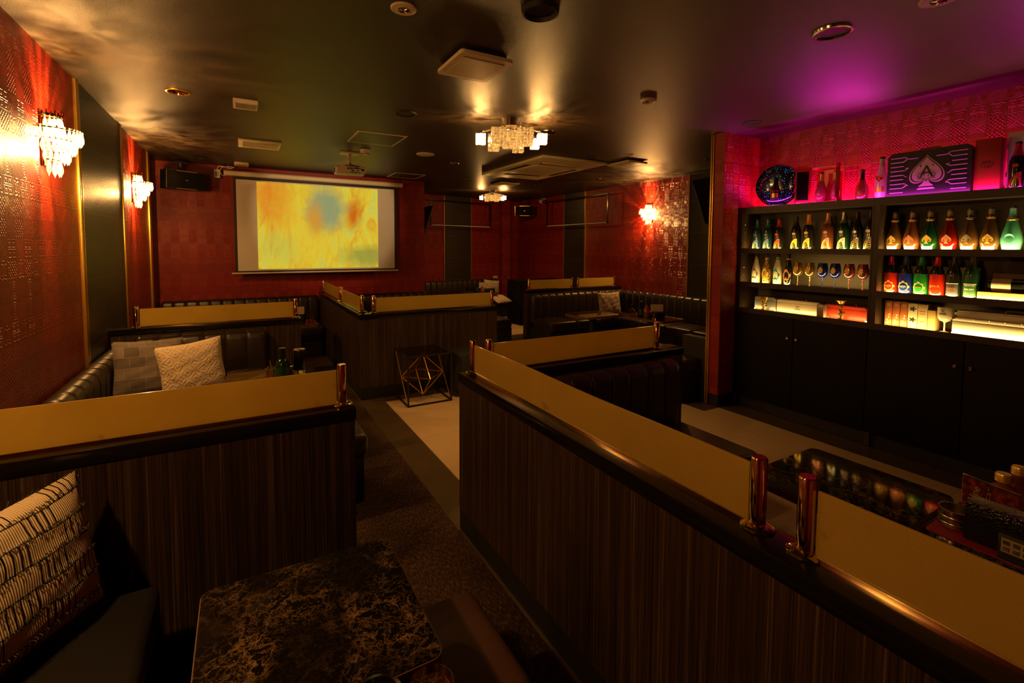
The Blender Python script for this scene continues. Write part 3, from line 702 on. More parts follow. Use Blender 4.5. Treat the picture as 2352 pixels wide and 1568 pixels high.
def crystal_box(mb, cx, cy, z0, z1, w, n=5, nz=5, rnd=None):
    rnd = rnd or random; s_ = w/n; h = (z1-z0)/nz
    for i in range(n):
        for j in range(n):
            if 0 < i < n-1 and 0 < j < n-1: continue
            for kz in range(nz):
                x = cx-w/2+(i+.5)*s_; y = cy-w/2+(j+.5)*s_; z = z0+(kz+.5)*h; e = s_*.44
                m = Matrix.Translation((x, y, z)) @ Euler((rnd.uniform(-.25, .25), rnd.uniform(-.25, .25), rnd.uniform(-.3, .3))).to_matrix().to_4x4()
                mb.box(-e, e, -e, e, -h*.46, h*.46, mat4=m)
def chandelier(label, loc, rz, sc, power, lit):
    t = thing('crystal_ceiling_light', label, 'ceiling light', loc, rz, 'crystal ceiling lights'); t.scale = (sc, sc, sc)
    MB().lathe([(0, 0), (.085, 0), (.085, -.055), (.078, -.06), (0, -.06)], 32).build('canopy', chrome, t)
    rnd = random.Random(5)
    cubes = [(-.235, -.02, .075, 1), (.235, -.06, .075, 1), (.20, .12, .07, 1), (-.13, .13, .09, 0), (.07, .17, .09, 0), (.0, -.0, .13, 0), (-.10, -.09, .115, 0), (.10, -.10, .12, 0)]
    for i, (x, y, wd, on) in enumerate(cubes):
        zt = -.115 if on else -.085; zb = zt-(.075 if on else .125)
        MB().tube([(x*.3, y*.3, -.05), (x*.85, y*.85, -.09), (x, y, -.095)], .006, 6).build('arm', chrome, t)
        MB().lathe([(0, -.09), (.018, -.09), (.018, zt-.004), (0, zt-.004)], 14, x, y).build('lamp_socket', chrome, t)
        mb = MB(); crystal_box(mb, x, y, zb, zt, wd, 5, 6 if not on else 4, rnd)
        o = mb.build('crystal_shade', crystal if on else crystal_dim, t)
        if on: crystal_pattern(light('POINT', (x, y, (zt+zb)/2), power*.33, WARM, 'bulb_light', .02, t), i+1.5)
    return t
chandelier('large crystal block ceiling light near the centre of the ceiling', (2.00, 3.52, HC), -.45, 1.08, CHAND_W, 3)
chandelier('smaller crystal block ceiling light at the back of the room', (4.16, 8.0, HC), -.50, .92, CHAND_W*.9, 3)

# ------------------------------------------------------------------ ceiling fittings
ring_ivory = ivory
def downlight(label, x, y, r, kind='dark', dz=0):
    t = thing('downlight', label, 'ceiling downlight', (x, y, HC), group='round ceiling downlights')
    rim = {'dark': black_matt, 'chrome': chrome, 'gold': gold_trim, 'ivory': ring_ivory}[kind]
    MB().lathe([(r*.80, -.004), (r*.86, -.008-dz), (r*.97, -.006-dz), (r, 0), (r*.80, 0)], 32, cap=False).build('rim', rim, t)
    inner = {'dark': black_matt, 'chrome': black_gloss, 'gold': gold, 'ivory': chrome}[kind]
    if kind == 'ivory':
        MB().lathe([(0, -.006), (r*.45, -.006), (r*.45, -.009), (r*.82, -.007), (r*.82, -.002), (0, -.002)], 28, cap=False).build('cover', ivory, t)
        mb = MB()
        for i in range(10): a = 2*PI*i/10; mb.tube([(r*.12*math.cos(a), r*.12*math.sin(a), -.010), (r*.42*math.cos(a), r*.42*math.sin(a), -.011)], r*.05, 5)
        mb.build('reflector', chrome, t)
    else:
        MB().lathe([(r*.80, -.003), (r*.7, -.002), (r*.45, -.001), (0, -.001)], 28, cap=False).build('reflector', inner, t)
        if kind in ('gold',):
            mb = MB()
            for i in range(12): a = 2*PI*i/12; mb.tube([(r*.3*math.cos(a), r*.3*math.sin(a), -.003), (r*.76*math.cos(a), r*.76*math.sin(a), -.005)], r*.05, 5)
            mb.build('reflector_ribs', gold, t)
    return t
for lab, x, y, r, kd, dz in (
    ('pale round ceiling downlight at the top edge, left of the big black one', .660, 2.135, .058, 'ivory', 0),
    ('large black-rimmed ceiling downlight at the top edge of the photo', 1.19, 1.835, .085, 'dark', .016),
    ('downlight with gold reflector above the left wall, beside the small grey vent', -.345, 4.055, .075, 'gold', 0),
    ('dark recessed downlight left of the large crystal ceiling light', 1.175, 3.78, .092, 'dark', 0),
    ('small chrome-rimmed downlight between the large crystal light and the ceiling hatch', 2.40, 5.67, .06, 'chrome', 0),
    ('small dark downlight in front of the small far crystal light', 3.134, 6.89, .06, 'chrome', 0),
    ('tiny downlight at the corner of the projection screen wall', 3.06, 8.50, .055, 'dark', 0),
    ('small downlight right of the small far crystal light', 4.455, 6.894, .055, 'dark', 0),
    ('small chrome downlight between air conditioner and right wall', 4.849, 5.826, .065, 'chrome', 0),
    ('dark downlight beside the right corner of the air conditioner', 3.63, 4.47, .07, 'dark', 0),
    ('small chrome downlight above the flat pale ceiling panel on the right', 3.888, 4.10, .045, 'ivory', 0),
    ('dark downlight just right of the large crystal ceiling light', 2.49, 3.70, .08, 'chrome', 0),
    ('pale round sensor downlight alone on the ceiling right of centre', 2.572, 2.53, .055, 'ivory', .012),
    ('dark downlight in the magenta glow near the red pillar', 3.779, 2.53, .075, 'dark', 0),
    ('large chrome-rimmed black downlight in the pink-lit ceiling', 2.539, 1.294, .088, 'chrome', .004),
    ('pale downlight cut by the top right edge of the photo', 2.60, .905, .070, 'ivory', 0),
    ('dark downlight above the left loudspeaker', -.373, 7.045, .07, 'dark', 0),
    ('dark downlight partly hidden by the gold-trimmed pillar', 4.90, 3.80, .075, 'dark', 0)):
    downlight(lab, x, y, r, kd, dz)
def grille_unit(name, label, x0, x1, y0, y1, h, bars, axis, m=ivory, rnd=.01, cat='ceiling vent', grp='ceiling vents'):
    cx, cy = (x0+x1)/2, (y0+y1)/2; t = thing(name, label, cat, (cx, cy, HC), group=grp); a, b = (x1-x0)/2, (y1-y0)/2
    B(-a, a, -b, b, -h, -.001, bev=min(.006, h*.4)).build('housing', m, t)
    ia, ib = a*.80, b*.66; mb = MB(); 
    B(-ia, ia, -ib, ib, -h-.0015, -h+.001).build('dark_opening', black_matt, t)
    for i in range(bars):
        if axis == 0: q = -ia+2*ia*(i+.5)/bars; mb.box(q-ia/bars*.42, q+ia/bars*.42, -ib, ib, -h-.005, -h-.001)
        else: q = -ib+2*ib*(i+.5)/bars; mb.box(-ia, ia, q-ib/bars*.42, q+ib/bars*.42, -h-.005, -h-.001)
    o = mb.build('slats', m, t); return t
grille_unit('ceiling_vent', 'small slatted pale vent on the ceiling nearest the first wall light', -.018, .142, 3.99, 4.20, .03, 16, 0, white_pl)
grille_unit('ceiling_vent', 'long slatted pale vent on the ceiling in front of the loudspeaker', .012, .40, 5.45, 5.85, .02, 26, 0, ivory)
grille_unit('ceiling_vent', 'thin pale vent on the ceiling above the screen switch box', -.035, .125, 6.98, 7.18, .03, 10, 0, ivory)
t = thing('exhaust_fan', 'square pale exhaust fan cover standing off the ceiling near the top centre', 'exhaust fan', (1.19, 2.525, HC))
mb = MB().prism(rrect(-.135, .135, -.155, .155, .02), -.022, 0); mb.build('duct', black_matt, t)
MB().prism(rrect(-.158, .158, -.182, .182, .022), -.042, -.022).build('cover', ivory, t)
B(-.125, .125, -.135, .14, -.0435, -.042).build('dark_opening', black_matt, t)
mb = MB()
for i in range(22): q = -.135+.275*(i+.5)/22; mb.box(-.125, .125, q-.0035, q+.0035, -.047, -.0435)
for i in range(30): q = -.125+.25*(i+.5)/30; mb.box(q-.0012, q+.0012, -.135, .14, -.0465, -.0432)
mb.build('grille', ivory, t)
def hatch(label, x0, x1, y0, y1):
    cx, cy = (x0+x1)/2, (y0+y1)/2; t = thing('access_hatch', label, 'ceiling hatch', (cx, cy, HC), group='ceiling access hatches'); a, b = (x1-x0)/2, (y1-y0)/2; w = .018
    mb = MB().box(-a, a, -b, -b+w, -.005, 0).box(-a, a, b-w, b, -.005, 0).box(-a, -a+w, -b+w, b-w, -.005, 0).box(a-w, a, -b+w, b-w, -.005, 0); mb.build('frame', ivory, t)
    B(-a+w+.003, a-w-.003, -b+w+.003, b-w-.003, -.003, -.001).build('hatch_panel', ceiling_m, t)
hatch('square ceiling hatch with thin pale frame above the projector', .965, 1.432, 4.54, 5.055)
hatch('square ceiling hatch with thin pale frame near the right end of the screen', 1.965, 2.422, 6.81, 7.28)
t = thing('smoke_detector', 'small white smoke detector beside the projector mount', 'smoke detector', (1.225, 5.40, HC))
MB().lathe([(0, -.055), (.028, -.055), (.034, -.03), (.052, -.028), (.055, -.02), (.055, 0), (0, 0)], 28).build('housing', white_pl, t)
mb = MB()
for i in range(8): a = 2*PI*i/8; mb.box(-.006, .006, -.003, .003, -.048, -.038, mat4=Matrix.Rotation(a, 4, 'Z') @ Matrix.Translation((0, -.032, 0)))
mb.build('sensor_slots', black_matt, t)
o = MB().lathe([(0, -.012), (.085, -.012), (.098, -.008), (.102, 0), (0, 0)], 36).build('ceiling_speaker', ivory); tag(o, 'flat round pale speaker disc on the ceiling right of the projector', 'ceiling speaker', loc=(1.875, 5.29, HC))
def flat_panel(label, cx, cy, a, b, rz=0):
    t = thing('flat_ceiling_panel', label, 'ceiling panel', (cx, cy, HC), rz, 'flat pale ceiling panels')
    B(-a, a, -b, b, -.035, -.012, bev=.004).build('cover', ivory, t); B(-a*.8, a*.8, -b*.8, b*.8, -.012, 0).build('duct', black_matt, t)
flat_panel('flat pale ceiling panel between the air conditioner and the right wall light', 4.20, 4.475, .155, .195)
flat_panel('flat pale ceiling panel above the small far crystal light', 3.84, 7.0, .17, .24)
# cassette air conditioner
t = thing('air_conditioner', 'big square cassette air conditioner on the ceiling behind the crystal light', 'air conditioner', (3.51, 5.39, HC))
B(-.48, .48, -.80, .80, -.035, 0, bev=.012).build('panel', ivory, t)
B(-.30, .30, -.34, .34, -.048, -.035, bev=.006).build('intake_grille', ivory, t)
for (a, b, c, d) in ((-.28, .28, -.47, -.41), (-.28, .28, .41, .47), (-.40, -.345, -.3, .3), (.345, .40, -.3, .3)):
    B(a, b, c, d, -.037, -.034).build('air_slot', black_matt, t)
for (a, b, c, d) in ((-.28, .28, -.53, -.48), (-.28, .28, .48, .53)):
    B(a, b, c, d, -.046, -.034, bev=.004).build('louvre', ivory, t)

# ------------------------------------------------------------------ projector, screen, speakers
t = thing('projector', 'white ceiling projector hanging in front of the screen with black cables', 'projector', (1.11, 5.66, HC), -.08)
B(-.105, .105, -.07, .07, -.018, 0, bev=.004).build('ceiling_plate', white_pl, t)
MB().tube([(-.005, 0, -.018), (-.005, 0, -.135)], .022, 12).build('mount_pole', white_pl, t)
mb = MB()
for x in (-.04, .035): mb.ball((x, -.005, -.085), .009, 8, 6)
mb.build('mount_knob', white_pl, t)
B(-.10, .11, -.06, .06, -.150, -.135, bev=.003).build('mount_bracket', white_pl, t)
B(-.165, .165, -.12, .12, -.245, -.165, bev=.022, seg=4).build('body', white_pl, t)
mb = MB()
for x in (-.12, -.05, .05, .12): mb.tube([(x, .0, -.152), (x, .0, -.168)], .01, 8)
mb.build('mount_leg', white_pl, t)
mb = MB(); 
for i in range(9): mb.box(-.1665, -.163, -.07+i*.013, -.064+i*.013, -.232, -.185)
mb.build('side_vent', black_matt, t)
mb = MB()
for x, z, a, b in ((-.03, -.195, .012, .008), (.02, -.19, .02, .005), (.06, -.19, .02, .006), (.02, -.21, .014, .004), (.07, -.215, .014, .005), (.125, -.205, .014, .012), (.05, -.235, .008, .006), (.09, -.235, .006, .005), (.0, -.232, .006, .004)):
    mb.box(x-a, x+a, -.1225, -.118, z-b, z+b)
mb.build('sockets', black_matt, t)
MB().lathe([(0, 0), (.04, 0), (.044, .004), (0, .004)], 24).xf(Matrix.Translation((-.09, -.119, -.205)) @ Matrix.Rotation(PI/2, 4, 'X')).build('fan_grille', ivory, t)
MB().lathe([(0, 0), (.034, 0), (.034, .02), (0, .02)], 24).xf(Matrix.Translation((.08, .12, -.205)) @ Matrix.Rotation(-PI/2, 4, 'X')).build('lens', black_gloss, t)
MB().tube([(0, -.03, -.02), (-.02, -.04, -.07), (-.005, -.05, -.13), (.03, -.11, -.16), (.07, -.13, -.185), (.11, -.126, -.2)], .004, 6).build('signal_cable', black_matt, t)
MB().tube([(-.005, -.05, -.13), (-.005, -.10, -.16), (-.01, -.128, -.19), (.015, -.135, -.225), (.02, -.12, -.24)], .004, 6).build('power_cable', black_matt, t)
pl = light('SPOT', (.08, .16, -.205), 42, (1, .62, .28), 'projector_beam', .02, t, spot_size=1.25, spot_blend=.3)
pl.rotation_euler = Euler((PI/2-.19, 0, .10))

SY = 7.33
t = thing('projection_screen', 'large pull-down projection screen showing a blurred yellow picture', 'projection screen', (1.04, SY, 0), .018)
MB().tube([(-1.20, 0, 2.452), (1.185, 0, 2.452)], .036, 14).build('roller_case', screen_case, t)
mb = MB()
for x in (-1.18, 1.165): mb.tube([(x, .0, 2.49), (x, .05, 2.54), (x, .05, 2.56)], .006, 6)
mb.build('hanging_hook', chrome, t)
B(-1.095, 1.090, -.001, .002, 1.137, 2.430).build('black_border', black_matt, t)
B(-1.065, 1.055, -.004, -.001, 1.162, 2.378).build('screen_fabric', plain('matt_white_fabric', (.70, .66, .58), .9, grain=.02), t)
B(-.825, .80, -.001, .001, -.59, .59).build('projected_picture', picture_m, t).location = (0, -.0055, 1.772)
MB().tube([(-1.14, 0, 1.130), (1.11, 0, 1.130)], .013, 10).build('bottom_bar', screen_case, t)
t = thing('switch_box', 'small white control box with looped white cable left of the screen', 'switch box', (-.235, 7.385, 2.44))
B(-.035, .035, -.02, .04, -.055, .055, bev=.005).build('housing', white_pl, t)
mb = MB()
for i in range(3): mb.box(-.018, -.002, -.0225, -.019, -.03+i*.02, -.016+i*.02).box(.003, .019, -.0225, -.019, -.03+i*.02, -.016+i*.02)
mb.build('button', plain('grey_button', (.18, .16, .14), .5), t)
pts = [(.0, 0, .055), (.02, -.02, .10), (.08, -.03, .09), (.16, -.02, .075), (.20, 0, .10), (.12, 0, .105), (.05, -.02, .085), (.03, -.03, .03), (.06, -.01, -.02), (.12, -.02, -.01)]
MB().tube(pts, .005, 6).build('cable', white_pl, t); MB().tube([(p[0]*.9+.01, p[1]-.01, p[2]*.9+.012) for p in pts[1:8]], .005, 6).build('cable', white_pl, t)

def speaker(label, loc, rz, w, h, d, tilt=0, gold_on=True):
    t = thing('wall_speaker', label, 'loudspeaker', loc, rz, 'black box loudspeakers'); t.rotation_euler = (tilt, 0, rz)
    pts = [(-w/2, 0), (w/2, 0), (w/2*.72, d), (-w/2*.72, d)]
    MB().prism(pts, -h/2, h/2).build('cabinet', black_matt, t)
    B(-w/2+.008, w/2-.008, -.012, 0, -h/2+.012, h/2-.012, bev=.006).build('front_grille', plain('speaker_mesh', (.005, .004, .004), .8, 0, .2), t)
    for s_ in (-1, 1):
        B(-w*.25, w*.25, -.016, -.004, s_*h/2*.93-.004, s_*h/2*.93+.004).build('gold_strip', gold_trim, t)
    MB().tube([(-w/2, -.006, -h/2+.01), (-w/2, -.006, h/2-.01)], .004, 6).build('gold_edge', gold_trim, t)
    B(-.012, .012, -.014, -.012, -.006, .006).build('badge', gold_trim, t)
    MB().tube([(0, d*.5, h/2), (0, d*.5, h/2+.10)], .02, 10).build('bracket_arm', black_matt, t)
    mb = MB().box(-.07, .07, d*.5-.03, d*.5+.03, h/2+.10, h/2+.112)
    for x in (-.06, .06): mb.ball((x, d*.5, h/2+.098), .006, 6, 4)
    mb.build('bracket_plate', black_matt, t)
    return t
speaker('black loudspeaker with gold edges hanging in the left corner by the screen', (-.54, 6.99, 2.285), .55, .44, .225, .27, .06)
speaker('black loudspeaker hanging in the far corner of the room', (5.42, 8.92, 2.29), -.60, .42, .22, .22, .04)
t = thing('security_camera', 'small white security camera on the wall right of the far loudspeaker', 'security camera', (5.60, 8.52, 2.50))
MB().tube([(.10, 0, .03), (.0, 0, .03), (0, 0, .0)], .012, 8).build('bracket', white_pl, t)
MB().tube([(0, .05, -.02), (-.03, -.10, -.055)], .035, 14).build('body', white_pl, t); MB().tube([(-.03, -.10, -.055), (-.032, -.108, -.057)], .028, 14).build('lens', black_gloss, t)
t = thing('wall_socket', 'cream double wall socket low on the far red wall', 'wall socket', (5.05, 9.575, .80), .209)
B(-.055, .055, -.012, .03, -.04, .04, bev=.003).build('plate', ivory, t)
mb = MB()
for x in (-.025, .02): mb.box(x, x+.006, -.0135, -.011, -.008, .008).box(x+.012, x+.018, -.0135, -.011, -.008, .008)
mb.build('socket_slots', black_matt, t)
# hollow wall frames and dark televisions
glow = plain('painted_steel_reflection', (.80, .82, .95), .3, 0)  # pale matt colour stands in for light reflected by the steel strip
def hollow(label, loc, rz, w, h):
    t = thing('hollow_wall_frame', label, 'wall frame', loc, rz, 'hollow black frames on the far walls'); r = .011
    mb = MB().box(-w/2, w/2, -.02, .0, h/2-r*2, h/2).box(-w/2, -w/2+r*2, -.02, 0, -h/2, h/2-r*2).box(w/2-r*2, w/2, -.02, 0, -h/2, h/2-r*2).box(-w/2, w/2, -.02, 0, -h/2, -h/2+r*2)
    mb.build('black_frame', black_gloss, t)
    B(-w/2+.03, w/2-.03, -.025, -.019, -h/2+.004, -h/2+.018).build('steel_strip', glow, t)
    mb = MB()
    for x in (-w*.3, w*.3): mb.box(x-.012, x+.012, 0, .14, h/2-.02, h/2-.005)
    mb.build('wall_bracket', black_matt, t)
hollow('hollow black frame with bright lower edge on the far back wall', (4.06, 9.23, 2.185), .205, 1.55, .52)
hollow('hollow black frame with bright lower edge on the right wall near the corner', (5.57, 7.31, 2.185), -D90, 1.90, .52)
def tv(label, loc, rx, rz, w, h):
    t = thing('wall_television', label, 'television', loc, group='dark wall televisions'); t.rotation_euler = (rx, 0, rz)
    B(-w/2, w/2, -.02, .02, -h/2, h/2, bev=.004).build('housing', black_matt, t); B(-w/2+.015, w/2-.015, -.0215, -.02, -h/2+.02, h/2-.012).build('screen_glass', black_gloss, t)
    B(-.05, .05, .02, .12, -.06, .06).build('mount', black_matt, t)
tv('dark television tilted off the side of the screen wall', (3.03, 8.80, 1.93), .34, D90, .70, .70)
tv('dark television tilted above the sofa, half hidden by the gold-trimmed pillar', (5.46, 3.90, 2.13), .47, -D90, 1.0, .66)

# ------------------------------------------------------------------ bar shelf
XF, XB = 4.11, 4.405
def shelf_unit(y1, y0, label, empty=False):
    """y1 = far end, y0 = near end"""
    t = thing('bar_cabinet', label, 'cabinet', (XF, (y0+y1)/2, 0), group='black bar cabinets'); h = (y1-y0)/2; D = XB-XF
    B(0, D, h-.036, h, 0, 1.88).build('side_panel', brown_shelf, t); B(0, D, -h, -h+.012, 0, 1.88).build('side_panel', brown_shelf, t)
    B(.0, D, -h+.012, h-.036, 1.825, 1.88).build('top_board', brown_shelf, t)
    B(D-.012, D, -h+.012, h-.036, .94, 1.825).build('back_panel', plain('back_board', (.045, .032, .018), .6), t)
    for z in (1.5, 1.187, .942):
        B(.012, D-.012, -h+.012, h-.036, z-.022, z-.014).build('shelf_board', brown_shelf, t)
        B(.0, .012, -h+.012, h-.036, z-.046, z+.0).build('shelf_lip', brown_shelf, t)
    B(.01, D-.012, -h+.012, h-.036, .10, .92).build('carcass', black_cab, t)
    B(.03, D, -h, h, 0, .10).build('kick_board', black_matt, t)
    for s_, nm in ((-1, 1), (1, -1)):
        d = B(-.012, .010, min(0, s_*h)+.003, max(0, s_*h)-.003, .11, .895, bev=.002).build('cabinet_door', black_cab, t)
        MB().lathe([(0, 0), (.005, 0), (.005, .012), (.012, .018), (.012, .024), (0, .026)], 14).xf(Matrix.Translation((-.012, s_*.038, .73)) @ Matrix.Rotation(-PI/2, 4, 'Y')).build('door_knob', gold, d)
    mb = MB()
    for z in (1.56, 1.64, 1.72, 1.25, 1.32, 1.38): mb.ball((.05, h-.036, z), .0035, 6, 4)
    mb.build('shelf_pin', chrome, t)
    return t
shelf_unit(2.858, 1.749, 'far bar cabinet with the wine glasses, its doors black')
shelf_unit(1.747, .640, 'bar cabinet at the right edge holding the spade bottles, black doors')
shelf_unit(.638, -.47, 'bar cabinet beyond the right edge of the photo')
strip_m = emit('amber_led', AMBER, 14); mag_m = emit('magenta_led', MAG, 9)
def led(label, y0, y1, z, power, col, mat, x=XF+.040):
    t = thing('led_strip', label, 'led strip', (x, (y0+y1)/2, z), group='led strips of the bar shelf'); h = (y1-y0)/2
    B(-.003, .003, -h, h, -.002, .001).build('diode_tape', mat, t)
    l = light('AREA', (0, 0, .004), power, col, 'strip_glow', parent=t, shape='RECTANGLE', size=.008, size_y=2*h)
    l.rotation_euler = (0, PI+.95, 0)
    return l
for (a, b, nm) in ((1.775, 2.80, 'far cabinet'), (.665, 1.70, 'right cabinet')):
    for z, r, k in ((1.5, 'top', 1.25), (1.187, 'middle', 1.1), (.942, 'bottom', .40 if nm[0] == 'f' else .62)):
        led('amber led strip along the %s shelf of the %s' % (r, nm), a, b, z-.010, STRIP_W*k*(1.25 if nm[0] == 'r' else .85), AMBER, strip_m)
l = led('magenta led strip along the back of the cabinet top', .4, 2.82, 1.886, MAG_W*.65, MAG, mag_m, x=4.36); l.rotation_euler = (0, PI+.30, 0)
l3 = led('magenta led strip along the front edge of the cabinet top', .4, 2.82, 1.8815, MAG_W*.13, (1.0, .03, .75), mag_m, x=4.155); l3.rotation_euler = (0, PI+.9, 0)
l2 = light('AREA', (0, 0, .01), MAG_W*1.0, (1.0, .02, .55), 'strip_glow', parent=l.parent, shape='RECTANGLE', size=.01, size_y=2.4); l2.rotation_euler = (0, PI-.80, 0); l2.data.spread = 1.25

# ---- bottles
G = dict(navy=glassy('dark_teal_bottle_glass', (.01, .035, .045), .35), black=glassy('black_bottle_glass', (.008, .010, .008), .2), green=glassy('green_bottle_glass', (.003, .035, .007), .15, transl=(.03, .45, .06)),
         dkgreen=glassy('dark_green_bottle_glass', (.01, .04, .012), .4, transl=(.02, .16, .03)), gold=glassy('gold_bottle_glass', (.075, .036, .008), .12, transl=(.75, .45, .08)), rose=glassy('rose_bottle_glass', (.14, .042, .014), .15, transl=(.8, .35, .10)),
         red=glassy('red_bottle_glass', (.13, .004, .003), .15, transl=(.7, .05, .02)), pink=glassy('pink_bottle_glass', (.45, .10, .09), .5), white=glassy('white_bottle_lacquer', (.70, .62, .48), .3), teal=glassy('teal_bottle_lacquer', (.10, .42, .42), .4, transl=(.25, .75, .45)),
         blue=glassy('blue_bottle_lacquer', (.012, .02, .22), .3), grn2=glassy('green_bottle_lacquer', (.01, .20, .03), .35), red2=glassy('red_bottle_lacquer', (.50, .02, .008), .35), yellow=glassy('yellow_bottle_lacquer', (.7, .5, .05), .4),
         amber=glassy('amber_whisky', (.35, .10, .012), .5, transl=(.7, .25, .03)), silver=plain('silver_foil', (.55, .5, .42), .25, .9), leopard=None)
FO = dict(teal=plain('teal_foil', (.04, .18, .18), .3, .5), red=plain('red_foil', (.50, .02, .02), .3, .4), orange=plain('orange_foil', (.75, .25, .05), .35, .4), pink=plain('copper_foil', (.65, .26, .14), .3, .6), silver=G['silver'], black=plain('black_foil', (.02, .018, .018), .3, .3),
          grey=plain('olive_foil', (.16, .12, .07), .4, .3), lblue=plain('pale_blue_foil', (.15, .50, .60), .4, .1), blue=plain('blue_foil', (.02, .04, .12), .4, .2), green=plain('green_foil', (.02, .22, .05), .35, .3), white=plain('white_foil', (.6, .55, .45), .4), gold=gold_label, yellow=plain('yellow_foil', (.7, .5, .05), .4, .2))
LB = dict(blue=plain('blue_label', (.05, .14, .26), .5), red=plain('red_label', (.62, .05, .02), .5), yellow=plain('yellow_label', (.72, .46, .06), .5), white=plain('white_label', (.65, .6, .5), .5), pink=plain('rose_label', (.7, .3, .2), .5),
          cyan=plain('cyan_label', (.12, .5, .6), .5), green=plain('green_label', (.008, .06, .014), .5), silver=FO['silver'], gold=gold_label, copper=FO['pink'], teal=FO['teal'], black=black_matt)
CH = [(0, .004), (.036, 0), (.043, .006), (.044, .03), (.044, .16), (.041, .185), (.031, .215), (.021, .240), (.0165, .262), (.0150, .300)]
SPD = [(0, .004), (.034, 0), (.040, .006), (.049, .055), (.050, .075), (.044, .115), (.031, .165), (.020, .205), (.0155, .235), (.0150, .275)]
BRC = [(0, .004), (.032, 0), (.038, .006), (.040, .05), (.040, .12), (.035, .16), (.026, .20), (.018, .235), (.0155, .262), (.0150, .29)]
dkrelief = plain('dark_relief', (.12, .07, .03), .4, .5)
def rad(prof, z):
    for (r0, z0), (r1, z1) in zip(prof, prof[1:]):
        if z0 <= z <= z1 and z1 > z0: return r0+(r1-r0)*(z-z0)/(z1-z0)
    return prof[-1][0]
def cut(prof, z0, z1, d=0):
    out = [(rad(prof[1:], z0)+d, z0)]+[(r+d, z) for r, z in prof[1:] if z0 < z < z1]+[(rad(prof[1:], z1)+d, z1)]
    return out
def arc_label(prof, z0, z1, half, d=.0012):
    c = cut(prof, z0, z1, d); return MB().lathe(c, 14 if half < 1.5 else 44, a0=-PI/2-half, a1=-PI/2+half, cap=False)
def quarter(r, w, h):
    """quarter-disc label outline as on the tall dark bottles"""
    pts = [(w/2, 0)]+[(w/2-w*math.sin(PI/2*i/10), h*math.cos(PI/2*i/10)) for i in range(11)]
    return bend(MB().prism(pts, .0005, .0018), r)
def ornate(w, h, n=12):
    pts = []
    for i in range(n*4):
        a = 2*PI*i/(n*4); k = 1+.13*math.cos(8*a)+.08*math.cos(4*a); pts.append((w/2*k*math.cos(a), h/2*k*math.sin(a)))
    return pts
def fleur(s):
    pts = []
    for i in range(48):
        a = 2*PI*i/48+PI/2; k = .40+.28*max(0, math.cos(a-PI/2))**3*1.9+.26*abs(math.cos(a))**2+.10*math.cos(5*(a-PI/2)); pts.append((s*k*math.cos(a)*.9, s*k*math.sin(a)*1.1))
    return pts
